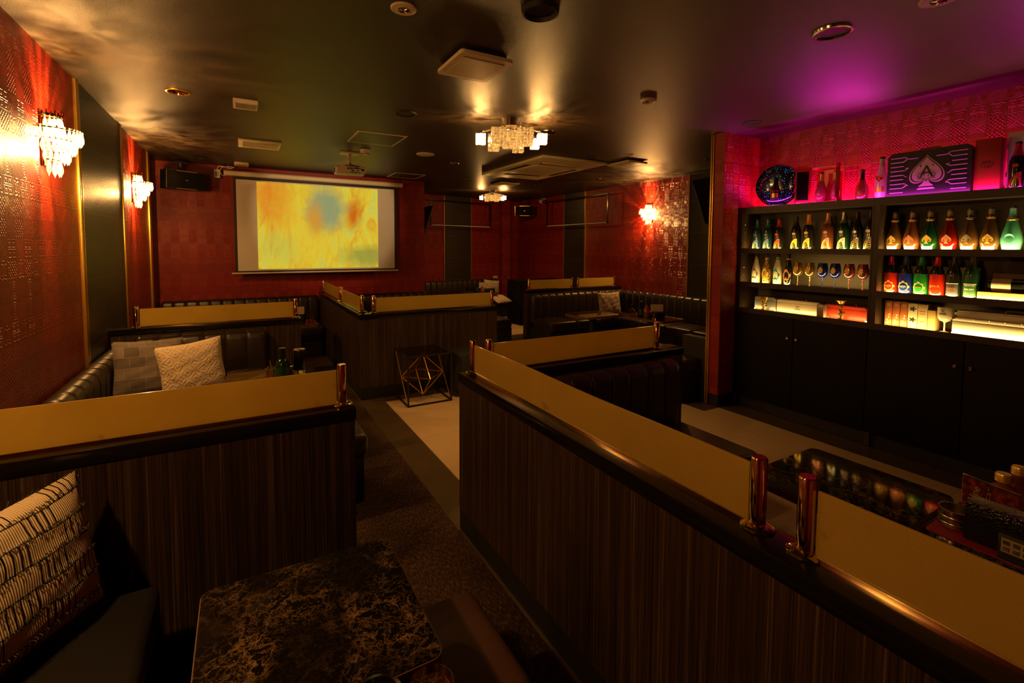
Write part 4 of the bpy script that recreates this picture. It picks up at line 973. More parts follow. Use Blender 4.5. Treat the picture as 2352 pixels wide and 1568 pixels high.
def bottle(name, label, loc, body, foil, prof=CH, h=.29, style=None, sc=1.0, rz=-D90, foil_z=.80, cork=None, group='bottles on the bar shelf', lab=None, lab2=None, txt=None, tcol=None):
    t = thing(name, label, 'bottle', loc, rz, group); P = prof; top = P[-1][1]; k = h/(top+.012)
    t.scale = (sc*max(.9, k), sc*max(.9, k), k) if True else None
    MB().lathe(P+[(0, top)], 24, cap=False).build('glass_body', body, t)
    fz = top*foil_z
    MB().lathe(cut(P, fz, top, .0012)+[(0, top+.001)], 20, cap=False).build('foil', foil, t)
    MB().lathe([(0, top-.004), (.0175, top-.004), (.0175, top+.006), (.0155, top+.008), (.0155, top+.012), (0, top+.012)], 18, cap=False).build('stopper', cork or FO['black'], t)
    if style == 'quarter':
        quarter(.0445, .060, .092).xf(Matrix.Translation((0, 0, .012))).build('label_sheet', lab, t)
        mb = MB().prism([(.5*.030*math.cos(a*PI/8), .5*.024*math.sin(a*PI/8)) for a in range(16)], .0005, .002); bend(mb, .043, .150).build('crest', lab2 or lab, t)
        mb = MB()
        for i in range(3): mb.prism([(-.010+.008*i, .122), (-.006+.008*i, .122), (-.006+.008*i, .126), (-.010+.008*i, .126)], .0005, .0015)
        bend(mb, .0445).build('maker_mark', lab, t)
        mb = MB()
        for i in range(4): mb.prism([(.030-.046*math.sin(a), .014+(.018+.018*i)*math.cos(a)) for a in [PI/2*j/8 for j in range(9)]]+[(.030-.042*math.sin(a), .014+(.016+.018*i)*math.cos(a)) for a in [PI/2*j/8 for j in range(8, -1, -1)]], .0016, .0024)
        bend(mb, .0445, .0).build('label_lines', lab2 or gold_label, t)
    elif style == 'spade':
        pts = spade_pts(.052); bend(MB().prism(pts, .0008, .003), .0475, .082).build('spade_emblem', lab, t)
        mb = MB()
        for s_ in (-1, 1):
            for q in range(2): mb.tube([(s_*(.004+(.006+.005*q)*math.sin(w_)), -.004-.005*q+(.006+.004*q)*math.cos(w_), .003) for w_ in [PI*i/6 for i in range(7)]], .0006, 4)
        bend(mb, .0475, .082).build('relief_scrolls', dkrelief, t)
        arc_label(P, .012, .032, .75).build('base_label', LB['white'] if lab2 is None else lab2, t)
        mb = MB().lathe([(.0185, 0), (.0215, .004), (.0215, .012), (.0185, .016)], 16, z=.208, cap=False); bend_ = mb
        for i in range(7): a = 2*PI*i/7; mb.ball((.021*math.cos(a), .021*math.sin(a), .222), .004, 6, 4)
        mb.build('collar', lab, t)
    elif style == 'diva':
        arc_label(P, .006, .165, 3.10, .0022).build('coloured_sleeve', lab, t)
        if lab2 is not None:
            bend(MB().prism(ornate(.070, .082), .0024, .0032), .0445, .058).build('gold_ornament', gold_label, t)
            bend(MB().prism([(.021*math.cos(a*PI/12), .010*math.sin(a*PI/12)) for a in range(24)], .0033, .0040), .0445, .060).build('name_oval', lab2, t)
            mb = MB().add_mesh(text_mesh('DIVA', .014), Matrix.Translation((0, 0, .0045))); bend(mb, .0445, .060).build('lettering', gold_label, t)
        else:
            mb = MB().add_mesh(text_mesh('DIVA', .026), Matrix.Translation((0, 0, .0032))); bend(mb, .0445, .075).build('lettering', gold_label, t)
    elif style == 'plate':
        arc_label(P, .015, .105, .85, .0012).build('label_sheet', lab, t)
        for z in (.015, .101): arc_label(P, z, z+.004, .85, .002).build('label_border', lab2, t)
        mb = MB().add_mesh(text_mesh(txt, .022 if len(txt) < 5 else .016), Matrix.Translation((0, 0, .0026))); bend(mb, .0445, .066).build('lettering', tcol, t)
        if txt == 'SALON':
            mb = MB().add_mesh(text_mesh('CHAMPAGNE', .009), Matrix.Translation((0, 0, .0026))); bend(mb, .0445, .093).build('lettering', tcol, t)
    elif style == 'fleur':
        bend(MB().prism(fleur(.062), .0008, .003), .0405, .085).build('lily_emblem', lab, t)
        mb = MB()
        for i in range(10): a = i/10*2*PI; mb.prism([(.015*math.cos(a)+.004*math.cos(b), .02+.015*math.sin(a)+.004*math.sin(b)) for b in [PI*j/3 for j in range(6)]], .0008, .0035)
        bend(mb, .0405, .02).build('filigree', lab, t)
        MB().lathe([(.0175, 0), (.019, .003), (.0175, .012)], 14, z=.245, cap=False).build('collar', lab, t)
    elif style == 'medallion':
        bend(MB().prism([(.022*math.cos(a*PI/12), .026*math.sin(a*PI/12)) for a in range(24)], .0008, .0025), .0475, .085).build('medallion', lab, t)
        MB().lathe([(.0245, 0), (.027, .003), (.0265, .012), (.0235, .016)], 18, z=.195, cap=False).build('collar', gold_label, t)
    elif style == 'heart':
        pts = [(.0016*16*math.sin(a)**3, .0016*(13*math.cos(a)-5*math.cos(2*a)-2*math.cos(3*a)-math.cos(4*a))) for a in [2*PI*i/30 for i in range(30)]]
        bend(MB().prism(pts, .0006, .002), .0405, .145).build('heart_label', FO['red'], t)
        arc_label(P, .045, .085, .8, .0015).build('band_label', gold_label, t)
    return t
def leopard_m():
    t = NT('gold_leopard_lacquer'); vo = t.n('ShaderNodeTexVoronoi', feature='DISTANCE_TO_EDGE'); t.l(t.coord('Object'), vo.inputs['Vector']); vo.inputs['Scale'].default_value = 95
    return t.done(t.bsdf(t.mix(t.math('LESS_THAN', vo.outputs['Distance'], .16), (.75, .45, .06), (.03, .015, .005)), .35, .3))
Z1, Z2, Z3 = 1.4875, 1.1745, .9295
XB1 = 4.215
row1 = [(2.734, 'navy', 'teal', 'blue', None, .285, 'first slim dark bottle with blue quarter-circle label on the top left shelf'),
        (2.630, 'navy', 'teal', 'blue', None, .285, 'second slim dark bottle with blue quarter-circle label, next to the red one'),
        (2.528, 'black', 'red', 'red', None, .285, 'dark bottle with red neck foil and red label on the top left shelf'),
        (2.375, 'black', 'black', 'yellow', None, .290, 'dark bottle with yellow label and black neck on the top left shelf'),
        (2.271, 'black', 'orange', 'yellow', None, .302, 'dark bottle with orange neck foil and glowing yellow label'),
        (2.118, 'rose', 'pink', 'pink', None, .305, 'amber-pink bottle with copper neck foil on the top left shelf'),
        (2.000, 'dkgreen', 'silver', 'white', None, .305, 'dark green bottle with silver neck foil and white label'),
        (1.904, 'black', 'black', 'silver', None, .300, 'black bottle with silver line label, left of the pair by the divider'),
        (1.812, 'black', 'black', 'silver', None, .312, 'black bottle with silver line label, nearest the shelf divider')]
for y, b, f, l_, l2_, h, lb in row1:
    bottle('champagne_bottle', lb, (XB1, y, Z1), G[b], FO[f], CH, h, 'quarter', lab=LB[l_] if l_ in LB else l_, sc=1.0, foil_z=.74, cork=FO[f] if f in ('orange', 'pink', 'silver') else FO['black'])
for y, f, lb in ((2.69, 'teal', 'teal-necked bottle standing behind the first blue-label bottle'), (2.585, 'teal', 'teal-necked bottle behind the bottle with the red neck'), (2.325, 'black', 'black-necked bottle behind the orange-foil bottle'),
                 (2.16, 'black', 'black-necked bottle behind the amber-pink bottle'), (2.05, 'grey', 'pale-necked bottle behind the silver-foil bottle')):
    bottle('champagne_bottle', lb, (4.335, y, Z1), G['black'], FO[f], CH, .285, None, sc=.9, foil_z=.74)
for y, b, l_, l2_, lb in ((1.658, 'gold', 'gold', 'white', 'gold spade-emblem bottle nearest the divider on the top right shelf'), (1.552, 'rose', 'copper', 'white', 'rose gold spade-emblem bottle, second from the divider'), (1.450, 'green', 'gold', 'white', 'green glass bottle with gold spade emblem'),
                          (1.343, 'red', 'copper', 'copper', 'red glass bottle with spade emblem'), (1.240, 'gold', 'silver', 'white', 'clear amber bottle with silver spade emblem, right of the red one'), (1.137, 'gold', 'gold', 'white', 'amber bottle with gold spade emblem beside the teal bottle')):
    bottle('spade_bottle', lb, (XB1, y, Z1), G[b], FO['grey'], SPD, .287, 'spade', lab=LB[l_], lab2=LB[l2_], foil_z=.87, group='spade emblem bottles')
bottle('spade_bottle', 'teal to white bottle with pale blue neck on the top right shelf', (XB1, 1.038, Z1), G['teal'], FO['lblue'], SPD, .287, 'medallion', lab=LB['cyan'], foil_z=.72, sc=1.02, group='spade emblem bottles')
bottle('spade_bottle', 'yellow bottle cut by the right edge on the top right shelf', (XB1, .930, Z1), G['yellow'], FO['yellow'], SPD, .287, 'medallion', lab=LB['gold'], foil_z=.72, group='spade emblem bottles')
MATS['leo'] = leopard_m()
for y, b, l_, lb in ((2.733, G['white'], 'silver', 'white bottle with silver lily emblem on the middle left shelf'), (2.630, MATS['leo'], 'gold', 'gold leopard-patterned bottle on the middle left shelf'), (2.527, G['white'], 'teal', 'white bottle with teal lily emblem'), (2.430, G['black'], 'copper', 'dark bottle with rose lily emblem beside the wine glasses')):
    bottle('lily_bottle', lb, (XB1, y, Z2), b, FO['black'], BRC, .278, 'fleur', lab=LB[l_], foil_z=.92, group='lily emblem bottles')
for y, f, l_, l2_, h, lb in ((1.664, 'red', G['red2'], LB['red'], .283, 'red bottle with gold ornament reading DIVA, nearest the divider'), (1.574, 'blue', G['blue'], LB['blue'], .283, 'blue bottle with gold ornament reading DIVA'), (1.484, 'green', G['grn2'], LB['green'], .283, 'green bottle with gold ornament reading DIVA'),
                            (1.394, 'red', G['red2'], None, .285, 'plain red bottle reading DIVA in large gold letters')):
    bottle('named_bottle', lb, (XB1, y, Z2), G['black'], FO[f], CH, h, 'diva', lab=l_, lab2=l2_, foil_z=.76, group='bottles reading DIVA')
bottle('named_bottle', 'black bottle with framed label reading DIVA in red', (XB1, 1.304, Z2), G['black'], FO['black'], CH, .285, 'plate', lab=LB['black'], lab2=LB['white'], txt='DIVA', tcol=LB['red'], foil_z=.76, group='bottles reading DIVA')
bottle('named_bottle', 'dark green bottle with label reading SALON', (XB1, 1.214, Z2), G['dkgreen'], FO['black'], CH, .290, 'plate', lab=LB['green'], lab2=LB['white'], txt='SALON', tcol=LB['white'], foil_z=.78, group='bottles reading DIVA')
o = B(-.012, .012, -.24, .24, 0, .20, bev=.004).build('pale_box_panel', plain('pale_card', (.38, .30, .2), .6)); tag(o, 'pale card box behind the coloured bottles on the middle right shelf', 'box', loc=(4.36, 1.45, Z2))
# wine glasses
def wine(label, y, m, loc_x=4.20):
    t = thing('wine_glass', label, 'wine glass', (loc_x, y, Z2), -D90, 'metallic wine glasses')
    MB().lathe([(0, 0), (.030, .001), (.030, .003), (.006, .008), (.0035, .02), (.0035, .080), (.006, .086)], 24, cap=False).build('stem', m, t)
    MB().lathe([(.004, .084), (.022, .092), (.036, .110), (.041, .135), (.038, .17), (.031, .205), (.0295, .205), (.036, .17), (.039, .135), (.034, .112), (.02, .095), (.0, .089)], 28, cap=False).build('bowl', m, t)
    bend(MB().prism(fleur(.030), .0008, .0018), .0405, .140).build('lily_emblem', gold_label, t)
gm = [plain('gold_mirror_glass', (.60, .38, .12), .12, .9), plain('blue_mirror_glass', (.05, .07, .42), .12, .9), plain('rose_mirror_glass', (.55, .16, .17), .12, .9)]
for y, mi, lb in ((2.339, 0, 'gold mirrored wine glass beside the dark lily bottle'), (2.238, 0, 'gold mirrored wine glass next to the blue ones'), (2.137, 1, 'blue mirrored wine glass next to the gold ones'), (2.040, 1, 'blue mirrored wine glass next to the rose ones'),
                  (1.938, 2, 'rose mirrored wine glass next to the blue ones'), (1.842, 2, 'rose mirrored wine glass nearest the shelf divider')): wine(lb, y, gm[mi])
# cases
def case(label, y0, y1, h, body, corner, x=4.245, d=.10, z=Z3, handle=True, txt=None, group='hard cases on the bottom shelf'):
    t = thing('hard_case', label, 'case', (x, (y0+y1)/2, z), -D90, group); a = abs(y1-y0)/2   # front -Y local = world -X
    B(-a, a, -d/2, d/2, 0, h*.78, bev=.003).build('body', body, t); B(-a, a, -d/2, d/2, h*.79, h, bev=.003).build('lid', body, t)
    mb = MB()
    for sx in (-1, 1):
        for zz in (0, h): mb.box(sx*a-.012 if sx > 0 else sx*a-.001, sx*a+.001 if sx > 0 else sx*a+.012, -d/2-.0015, -d/2+.012, zz-.012 if zz else zz, zz+.001 if zz else .012)
    mb.build('corner_guard', corner, t)
    mb = MB()
    for i in range(8): mb.ball((-a+2*a*(i+.5)/8, -d/2, h*.96), .0022, 6, 4)
    mb.build('rivets', corner, t)
    if handle:
        MB().tube([(-.045, 0, h), (-.04, 0, h+.018), (.04, 0, h+.018), (.045, 0, h)], .005, 6).build('handle', corner, t)
    if txt:
        put(MB().add_mesh(text_mesh(txt, .016)), 0, -d/2-.001, h*.35).build('lettering', corner, t)
        pts = [(-.02, .008), (-.008, .0), (0, -.01), (.008, 0), (.02, .008), (.006, .004), (0, -.002), (-.006, .004)]
        put(MB().prism(pts, 0, .0008), 0, -d/2-.0005, h*.35+.022).build('wing_emblem', corner, t)
    return t
silver_c = plain('silver_case_skin', (.42, .36, .27), .35, .4); red_c = plain('red_case_skin', (.62, .04, .015), .45); grey_c = plain('grey_case_skin', (.16, .16, .16), .4, .3); white_c = plain('white_case_skin', (.80, .74, .6), .5); dkc = plain('dark_case_metal', (.12, .09, .06), .3, .8)
case('dark grey case behind the gold candle holder', 2.725, 2.52, .125, grey_c, chrome, handle=False, txt='ANGEL')
case('silver hard case with handle on the bottom left shelf', 2.512, 2.142, .118, silver_c, dkc, txt='ANGEL')
case('red hard case on the bottom left shelf', 2.085, 1.80, .115, red_c, chrome)
o = B(-.045, .045, -.026, .026, 0, .112, bev=.003).build('silver_carton', silver_c); tag(o, 'small silver carton between the silver and red cases', 'carton', loc=(4.18, 2.113, Z3))
case('long white case lit from below on the bottom right shelf', 1.285, .70, .115, white_c, gold, x=4.215, handle=False)
case('second white case lying on top of the lit white case', 1.278, .72, .045, white_c, gold, x=4.225, z=Z3+.117)
# candle holders
def candle(label, y, two):
    t = thing('gold_candle_holder', label, 'candle holder', (4.150, y, Z3), -D90, 'ornate gold candle holders'); rnd = random.Random(4 if two else 9)
    MB().lathe([(0, 0), (.020, 0), (.020, .008), (.013, .018), (0, .020)], 14).build('foot', gold_label, t)
    mb = MB()
    for i in range(16): z = .018+.008*i*.75; mb.ball((.009*math.sin(i*1.1), .006*math.cos(i*1.7), z), .008+.004*rnd.random(), 8, 5)
    mb.build('sculpted_stem', gold_label, t)
    if two:
        for sx in (-1, 1):
            MB().tube([(0, 0, .07), (sx*.018, 0, .082), (sx*.026, 0, .10)], .006, 8).build('arm', gold_label, t)
            MB().lathe([(0, .098), (.008, .10), (.016, .120), (.017, .130), (.012, .126), (0, .118)], 14, sx*.026, 0, cap=False).build('cup', gold_label, t)
    else:
        MB().lathe([(0, .128), (.012, .130), (.030, .150), (.036, .156), (.036, .162), (0, .160)], 20, cap=False).build('cup', gold_label, t)
        MB().tube([(0, 0, .05), (.02, -.004, .045), (.03, -.004, .06), (.025, -.004, .075)], .006, 8).build('scroll', gold_label, t)
candle('small two-armed gold candle holder in front of the grey case', 2.612, True); candle('gold cherub candle holder with wide cup in front of the red case', 1.965, False)
# cartons row3 right
def carton(label, y0, y1, h, m, deco, orn=None, x=4.235):
    t = thing('tall_carton', label, 'carton', (x, (y0+y1)/2, Z3), -D90, 'cartons on the bottom right shelf'); a = (y0-y1)/2-.001
    B(-a, a, -.04, .04, 0, h, bev=.001).build('box_body', m, t)
    mb = MB()
    if orn == 'dots':
        for i, (x_, z) in enumerate(((.2, .35), (-.2, .24), (.1, .16), (-.3, .10), (.3, .45))): mb.prism([(a*x_+.006*math.cos(q*PI/5), h*z+.006*math.sin(q*PI/5)) for q in range(10)], .0401, .0408)
        for z in (.82, .88): mb.prism([(-a*.5, h*z), (a*.5, h*z), (a*.5, h*z+.003), (-a*.5, h*z+.003)], .0401, .0408)
    elif orn == 'scroll':
        for z in (.35, .78): mb.prism(ornate_s(a*1.2, .028, 0, h*z), .0401, .0408)
    else:
        for z in (.6, .7, .3): mb.prism([(-a*.6, h*z), (a*.6, h*z), (a*.6, h*z+.004), (-a*.6, h*z+.004)], .0401, .0408)
    mb.xf(FRONT).build('printed_ornament', deco, t)
def ornate_s(w, h, cx, cz):
    return [(cx+w/2*(1+.35*math.cos(5*a))*math.cos(a), cz+h/2*(1+.35*math.cos(5*a))*math.sin(a)) for a in [2*PI*i/40 for i in range(40)]]
oc = plain('orange_brown_card', (.36, .10, .025), .5); wc = plain('cream_card', (.62, .50, .32), .6); yc = plain('yellow_card', (.62, .42, .14), .6)
carton('orange-brown carton nearest the divider on the bottom shelf', 1.685, 1.640, .185, oc, wc, 'dots'); carton('orange-brown carton in the middle of the three', 1.638, 1.592, .185, oc, wc, 'dots'); carton('orange-brown carton beside the cream scroll carton', 1.590, 1.545, .185, oc, wc, 'dots')
carton('cream carton with black scroll ornament', 1.543, 1.487, .180, wc, black_matt, 'scroll'); carton('cream carton with faint lettering lines', 1.485, 1.430, .178, plain('pale_gold_card', (.55, .42, .24), .6), oc); carton('short wide yellow carton beside the white goblet', 1.428, 1.405-.02, .142, yc, wc)
carton('brown carton end behind the short yellow carton', 1.44, 1.395, .170, plain('brown_card', (.15, .07, .03), .6), wc, None, x=4.33)
t = thing('white_goblet', 'large white goblet printed with ANGEL beside the white case', 'goblet', (4.215, 1.340, Z3), -D90)
MB().lathe([(0, 0), (.028, .002), (.006, .008), (.0045, .02), (.0045, .060), (.010, .070)], 24, cap=False).build('stem', G['white'], t)
MB().lathe([(.006, .068), (.028, .078), (.040, .098), (.042, .12), (.041, .170), (.039, .170), (.040, .12), (.036, .10), (0, .08)], 28, cap=False).build('bowl', G['white'], t)
bend(MB().add_mesh(text_mesh('ANGEL', .013), Matrix.Translation((0, 0, .001))), .042, .125).build('lettering', black_matt, t)
bend(MB().prism([(-.014, .008), (-.006, .0), (0, -.008), (.006, 0), (.014, .008), (.004, .003), (0, -.001), (-.004, .003)], .0005, .0012), .042, .148).build('wing_emblem', black_matt, t)
# wooden box with bottle (middle right)
t = thing('wooden_gift_box', 'open wooden gift box glowing orange at the right end of the middle shelf', 'gift box', (4.225, 1.00, Z2), -D90)
wood = plain('warm_wood', (.55, .28, .07), .5)
B(-.17, .33, -.055, .07, .0, .052, bev=.002).build('tray', wood, t); B(-.13, .33, .060, .075, .052, .17, bev=.002).build('open_lid', plain('dark_wood', (.12, .05, .02), .5), t)
t = thing('lying_bottle', 'dark bottle with cream label lying in the wooden gift box', 'bottle', (4.225, .98, Z2+.052+.045), 0)
MB().lathe(CH+[(0, .3)], 22, cap=False).xf(Matrix.Rotation(PI/2, 4, 'X') @ Matrix.Translation((0, 0, -.15))).build('glass_body', G['black'], t)
MB().lathe([(.0452, .02), (.0452, .11)], 22, cap=False, a0=PI*.6, a1=PI*1.6).xf(Matrix.Rotation(PI/2, 4, 'X') @ Matrix.Translation((0, 0, -.15))).build('label_sheet', wc, t)
# ---- top of the cabinet
ZT = 1.88
t = thing('glitter_dome', 'round black glittering display dome with a bottle inside, on the cabinet top', 'display dome', (4.235, 2.56, ZT), -D90+.12)
MB().ball((0, 0, .185), .175, 32, 20, (1.05, .32, 1)).build('glitter_body', dome_m, t)
MB().lathe([(.176, -.02), (.186, 0), (.176, .02)], 40, cap=False).xf(Matrix.Translation((0, -.02, .185)) @ Matrix.Rotation(PI/2, 4, 'X') @ Matrix.Diagonal((1.05, 1, 1, 1))).build('rim', chrome, t)
B(-.07, .07, -.04, .05, 0, .02, bev=.004).build('foot', black_gloss, t)
bt = MB().lathe([(0, .0), (.03, 0), (.033, .02), (.033, .09), (.014, .14), (.012, .20), (0, .20)], 20, 0, -.063, cap=False, z=.06); bt.build('inner_bottle', G['navy'], t)
MB().lathe([(.0335, .01), (.034, .05)], 20, 0, -.063, cap=False, z=.06, a0=-PI*.9, a1=-PI*.1).build('gold_band', gold_label, t); MB().lathe([(.0345, .065), (.030, .095)], 20, 0, -.063, cap=False, z=.06, a0=-PI*.9, a1=-PI*.1).build('red_band', FO['red'], t)
# red display case with doors
t = thing('red_display_case', 'red display case with open doors showing pink bottles, on the cabinet top', 'display case', (4.27, 2.17, ZT), -D90)
rc = plain('red_lacquer', (.50, .02, .012), .3)
B(-.10, .10, .04, .055, 0, .30).build('back_wall', rc, t); B(-.10, .10, -.05, .04, 0, .012).build('bottom_wall', rc, t); B(-.10, .10, -.05, .04, .29, .30).build('top_wall', rc, t)
for s_, a in ((-1, .55), (1, -.95)):
    m4 = Matrix.Translation((s_*.102, -.05, 0)) @ Matrix.Rotation(a if s_ < 0 else a, 4, 'Z')
    d = MB(); w_ = .115*s_
    d.box(min(0, w_), max(0, w_), -.012, 0, 0, .30, mat4=m4); dd = d.build('case_door', rc, t)
    MB().box(min(w_*.15, w_*.88), max(w_*.15, w_*.88), -.0135, -.0115, .03, .27, mat4=m4).build('dark_window', black_gloss, dd)
    MB().tube([m4 @ Vector((0, -.006, .05)), m4 @ Vector((0, -.006, .08))], .004, 6).build('hinge', chrome, dd); MB().tube([m4 @ Vector((0, -.006, .22)), m4 @ Vector((0, -.006, .25))], .004, 6).build('hinge', chrome, dd)
bottle('pink_bottle', 'pink bottle with gold neck standing in the red display case', (4.245, 2.20, ZT+.0125), G['pink'], FO['gold'], SPD, .245, None, sc=.95, foil_z=.72, group='bottles on the cabinet top')
bottle('pink_bottle', 'second pink bottle at the back of the red display case', (4.275, 2.105, ZT+.012), G['pink'], FO['gold'], SPD, .25, None, sc=.75, foil_z=.72, group='bottles on the cabinet top')
bottle('magenta_bottle', 'dark red bottle with long black neck alone beside the red display case', (4.22, 1.885, ZT), G['rose'], FO['black'], [(0, .004), (.036, 0), (.042, .008), (.045, .05), (.040, .10), (.022, .145), (.0145, .165), (.013, .225)], .235, None, foil_z=.68, group='bottles on the cabinet top')
bottle('white_heart_bottle', 'white bottle with red heart label and gold band left of the spade case', (4.22, 1.757, ZT), G['white'], FO['white'], BRC, .312, 'heart', foil_z=.80, group='bottles on the cabinet top')
# spade case
t = thing('spade_case', 'large black case with glowing circuit lines and a pale spade emblem', 'case', (4.215, 1.470, ZT), -D90-.02)
a, h = .235, .315
MB().prism([(-a, 0), (a, 0), (a, h-.03), (a-.03, h), (-a+.03, h), (-a, h-.03)], -.04, .04, mat4=FRONT).build('shell', black_matt, t)
MB().tube([(-.06, 0, h), (-.055, 0, h+.014), (.055, 0, h+.014), (.06, 0, h)], .005, 8).build('handle', chrome, t)
pale = plain('pale_lilac_print', (.80, .52, .60), .5)
def pl_(pts):
    for (x0, z0), (x1, z1) in zip(pts, pts[1:]): lines.tube([(x0, -.0405, z0), (x1, -.0405, z1)], 0.0028, 4)
for s_ in (-1, 1):
    lines = MB()
    for i in range(9):
        z = .03+.031*i; x0 = s_*(a-.02); dz = .015*(1 if i % 2 else -1); xm = s_*(a-.085-.012*(i % 3)); xe = s_*(.05 if i in (0, 8) else .115+.01*(i % 2))
        pl_([(x0, z), (xm, z), (xm-s_*.02, z+dz), (xe, z+dz)] if i % 3 else [(x0, z), (s_*(a-.10), z)])
    lines.build('circuit_lines', pale, t)
mb = MB().prism(spade_pts(.20), 0, .001); put(mb, 0, -.0405, .155).build('spade_outline', pale, t)
mb = MB().prism(spade_pts(.183), .001, .0018); put(mb, 0, -.0405, .157).build('spade_gap', black_matt, t)
mb = MB().prism(spade_pts(.168), .0018, .0026); put(mb, 0, -.0405, .158).build('spade_emblem', pale, t)
put(MB().add_mesh(text_mesh('A', .115)), 0, -.0438, .160).build('letter', black_matt, t)
mb = MB()
for s_ in (-1, 1):
    pts = [(s_*(.030+.020*math.cos(q)), -.0436, .135+.016*math.sin(q)) for q in [i*PI/6 for i in range(-3, 8)]]; mb.tube(pts, .0016, 4)
    mb.ball((s_*.036, -.0436, .200), .004, 6, 4); mb.tube([(s_*.028, -.0436, .205), (s_*.036, -.0436, .200), (s_*.036, -.0436, .212)], .0015, 4); mb.tube([(0, -.0436, .095), (s_*.02, -.0436, .115), (s_*.05, -.0436, .112)], .0014, 4)
mb.build('scrollwork', black_matt, t)
t = thing('red_carton', 'flat red carton with an embossed heart wreath between spade case and white case', 'carton', (4.24, 1.165, ZT), -D90)
B(-.063, .063, -.05, .05, 0, .33, bev=.002).build('box_body', plain('red_card', (.42, .012, .008), .5), t)
mb = MB(); 
for q in range(12): aa = 2*PI*q/12; mb.tube([(.026*math.cos(aa), -.0505, .165+.018*math.sin(aa)), (.032*math.cos(aa+.25), -.0505, .165+.024*math.sin(aa+.25))], .0016, 4)
mb.tube([(.0011*16*math.sin(q)**3, -.0505, .166+.0009*(13*math.cos(q)-5*math.cos(2*q)-2*math.cos(3*q)-math.cos(4*q))) for q in [2*PI*i/24 for i in range(24)]], .0012, 4, closed=True)
mb.build('embossed_wreath', black_matt, t)
t = thing('white_display_case', 'white case with black floral line drawing and a top handle, at the right edge', 'case', (4.30, .93, ZT), -D90)
B(-.16, .20, -.05, .05, 0, .36, bev=.004).build('shell', plain('white_painted_case', (.62, .58, .5), .5), t)
MB().tube([(-.07, 0, .36), (-.07, 0, .39), (.10, 0, .39), (.10, 0, .36)], .007, 8).build('handle', white_pl, t)
mb = MB()
for c0, rr in ((-.07, .055), (-.03, .04), (-.09, .03)): mb.tube([(c0+rr*math.cos(q), -.0505, .17+rr*1.1*math.sin(q)) for q in [2*PI*i/20*.8 for i in range(20)]], .0014, 4)
mb.build('floral_lines', black_matt, t)
for z in (.08, .26): B(-.163, -.158, -.052, -.03, z, z+.03).build('hinge', dkc, t)
bottle('champagne_bottle', 'red-necked dark bottle with pink label on the cabinet top, right edge', (4.19, 1.025, ZT), G['black'], FO['red'], CH, .285, 'quarter', lab=LB['red'], foil_z=.72, group='bottles on the cabinet top')

# ------------------------------------------------------------------ things on the tables
ZS = .62
# right booth
o = MB().prism(rrect(-.075, .075, -.21, .21, .01), 0, .003).build('red_mat', plain('red_ribbed_mat', (.28, .008, .008), .6)); tag(o, 'red ribbed mat under the steel cup on the right table', 'mat', loc=(1.93, .40, ZS))
t = thing('steel_cup', 'ribbed stainless steel cup at the far end of the red mat', 'cup', (1.945, .565, ZS+.003))
MB().lathe([(0, 0), (.038, 0), (.041, .004), (.041, .018), (.0400, .020), (.041, .022), (.041, .038), (.040, .040), (.041, .042), (.041, .060), (.038, .060), (.038, .006), (0, .006)], 32, cap=False).build('wall', steel, t)
t = thing('tissue_box', 'black crocodile-leather tissue box on the right table', 'tissue box', (1.925, .43, ZS+.003), 0)
B(-.035, .035, -.11, .10, 0, .118, bev=.004).build('box_body', croc, t)
mb = MB()
for i in range(26): mb.ball((-.035, -.108+.206*i/25, .117), .002, 5, 3)
mb.build('stitching', steel, t)
t = thing('remote_panel', 'small dark remote panel with pale label and buttons at the right edge', 'remote control', (1.868, .395, ZS+.003), 0)
B(-.015, .015, -.05, .05, 0, .075, bev=.003).build('housing', black_matt, t); B(-.017, -.015, -.042, .042, .025, .065).build('label_plate', plain('khaki_plate', (.35, .26, .10), .5), t)
mb = MB()
for j in range(2):
    for i in range(4): mb.box(-.019, -.016, -.035+.02*i, -.022+.02*i, .030+.018*j, .041+.018*j)
mb.build('button', black_gloss, t)
def menu_pic():
    t = NT('dark_red_menu_print'); v = t.coord('Object'); n = t.noise(v, 40, 4, .6); return t.done(t.bsdf(t.mix(t.ramp(n, [(.45, (0, 0, 0)), (.8, (1, 1, 1))]), (.05, .004, .005), (.35, .05, .015)), .7, 0, .15))
t = thing('menu_stand', 'clear menu stand with dark red card showing a green bottle', 'menu stand', (2.05, .46, ZS), -D90-.25)
B(-.135, .14, -.002, .002, 0, .128).build('card', menu_pic(), t); B(-.138, .143, .0025, .004, 0, .132).build('acrylic_sheet', clear('clear_acrylic', (1, 1, 1), .01), t); B(-.13, .13, -.03, .03, 0, .003).build('foot', clear('clear_acrylic'), t)
MB().lathe([(0, 0), (.013, .004), (.016, .02), (.016, .08), (.007, .11), (.006, .14), (0, .14)], 12, cap=False).xf(Matrix.Translation((.09, -.0045, .045)) @ Matrix.Diagonal((1, .12, 1, 1)) @ Matrix.Rotation(-PI/2+.05, 4, 'Y')).build('printed_bottle', plain('printed_green', (.10, .30, .04), .4), t)
put(MB().add_mesh(text_mesh('Aline', .03), Matrix.Rotation(PI/2-.25, 4, 'Z')), -.100, -.0048, .078).build('gold_script', gold_label, t)
put(MB().add_mesh(text_mesh('メニュー', .016), Matrix.Rotation(PI/2, 4, 'Z')), -.062, -.0048, .090).build('gold_lettering', gold_label, t)
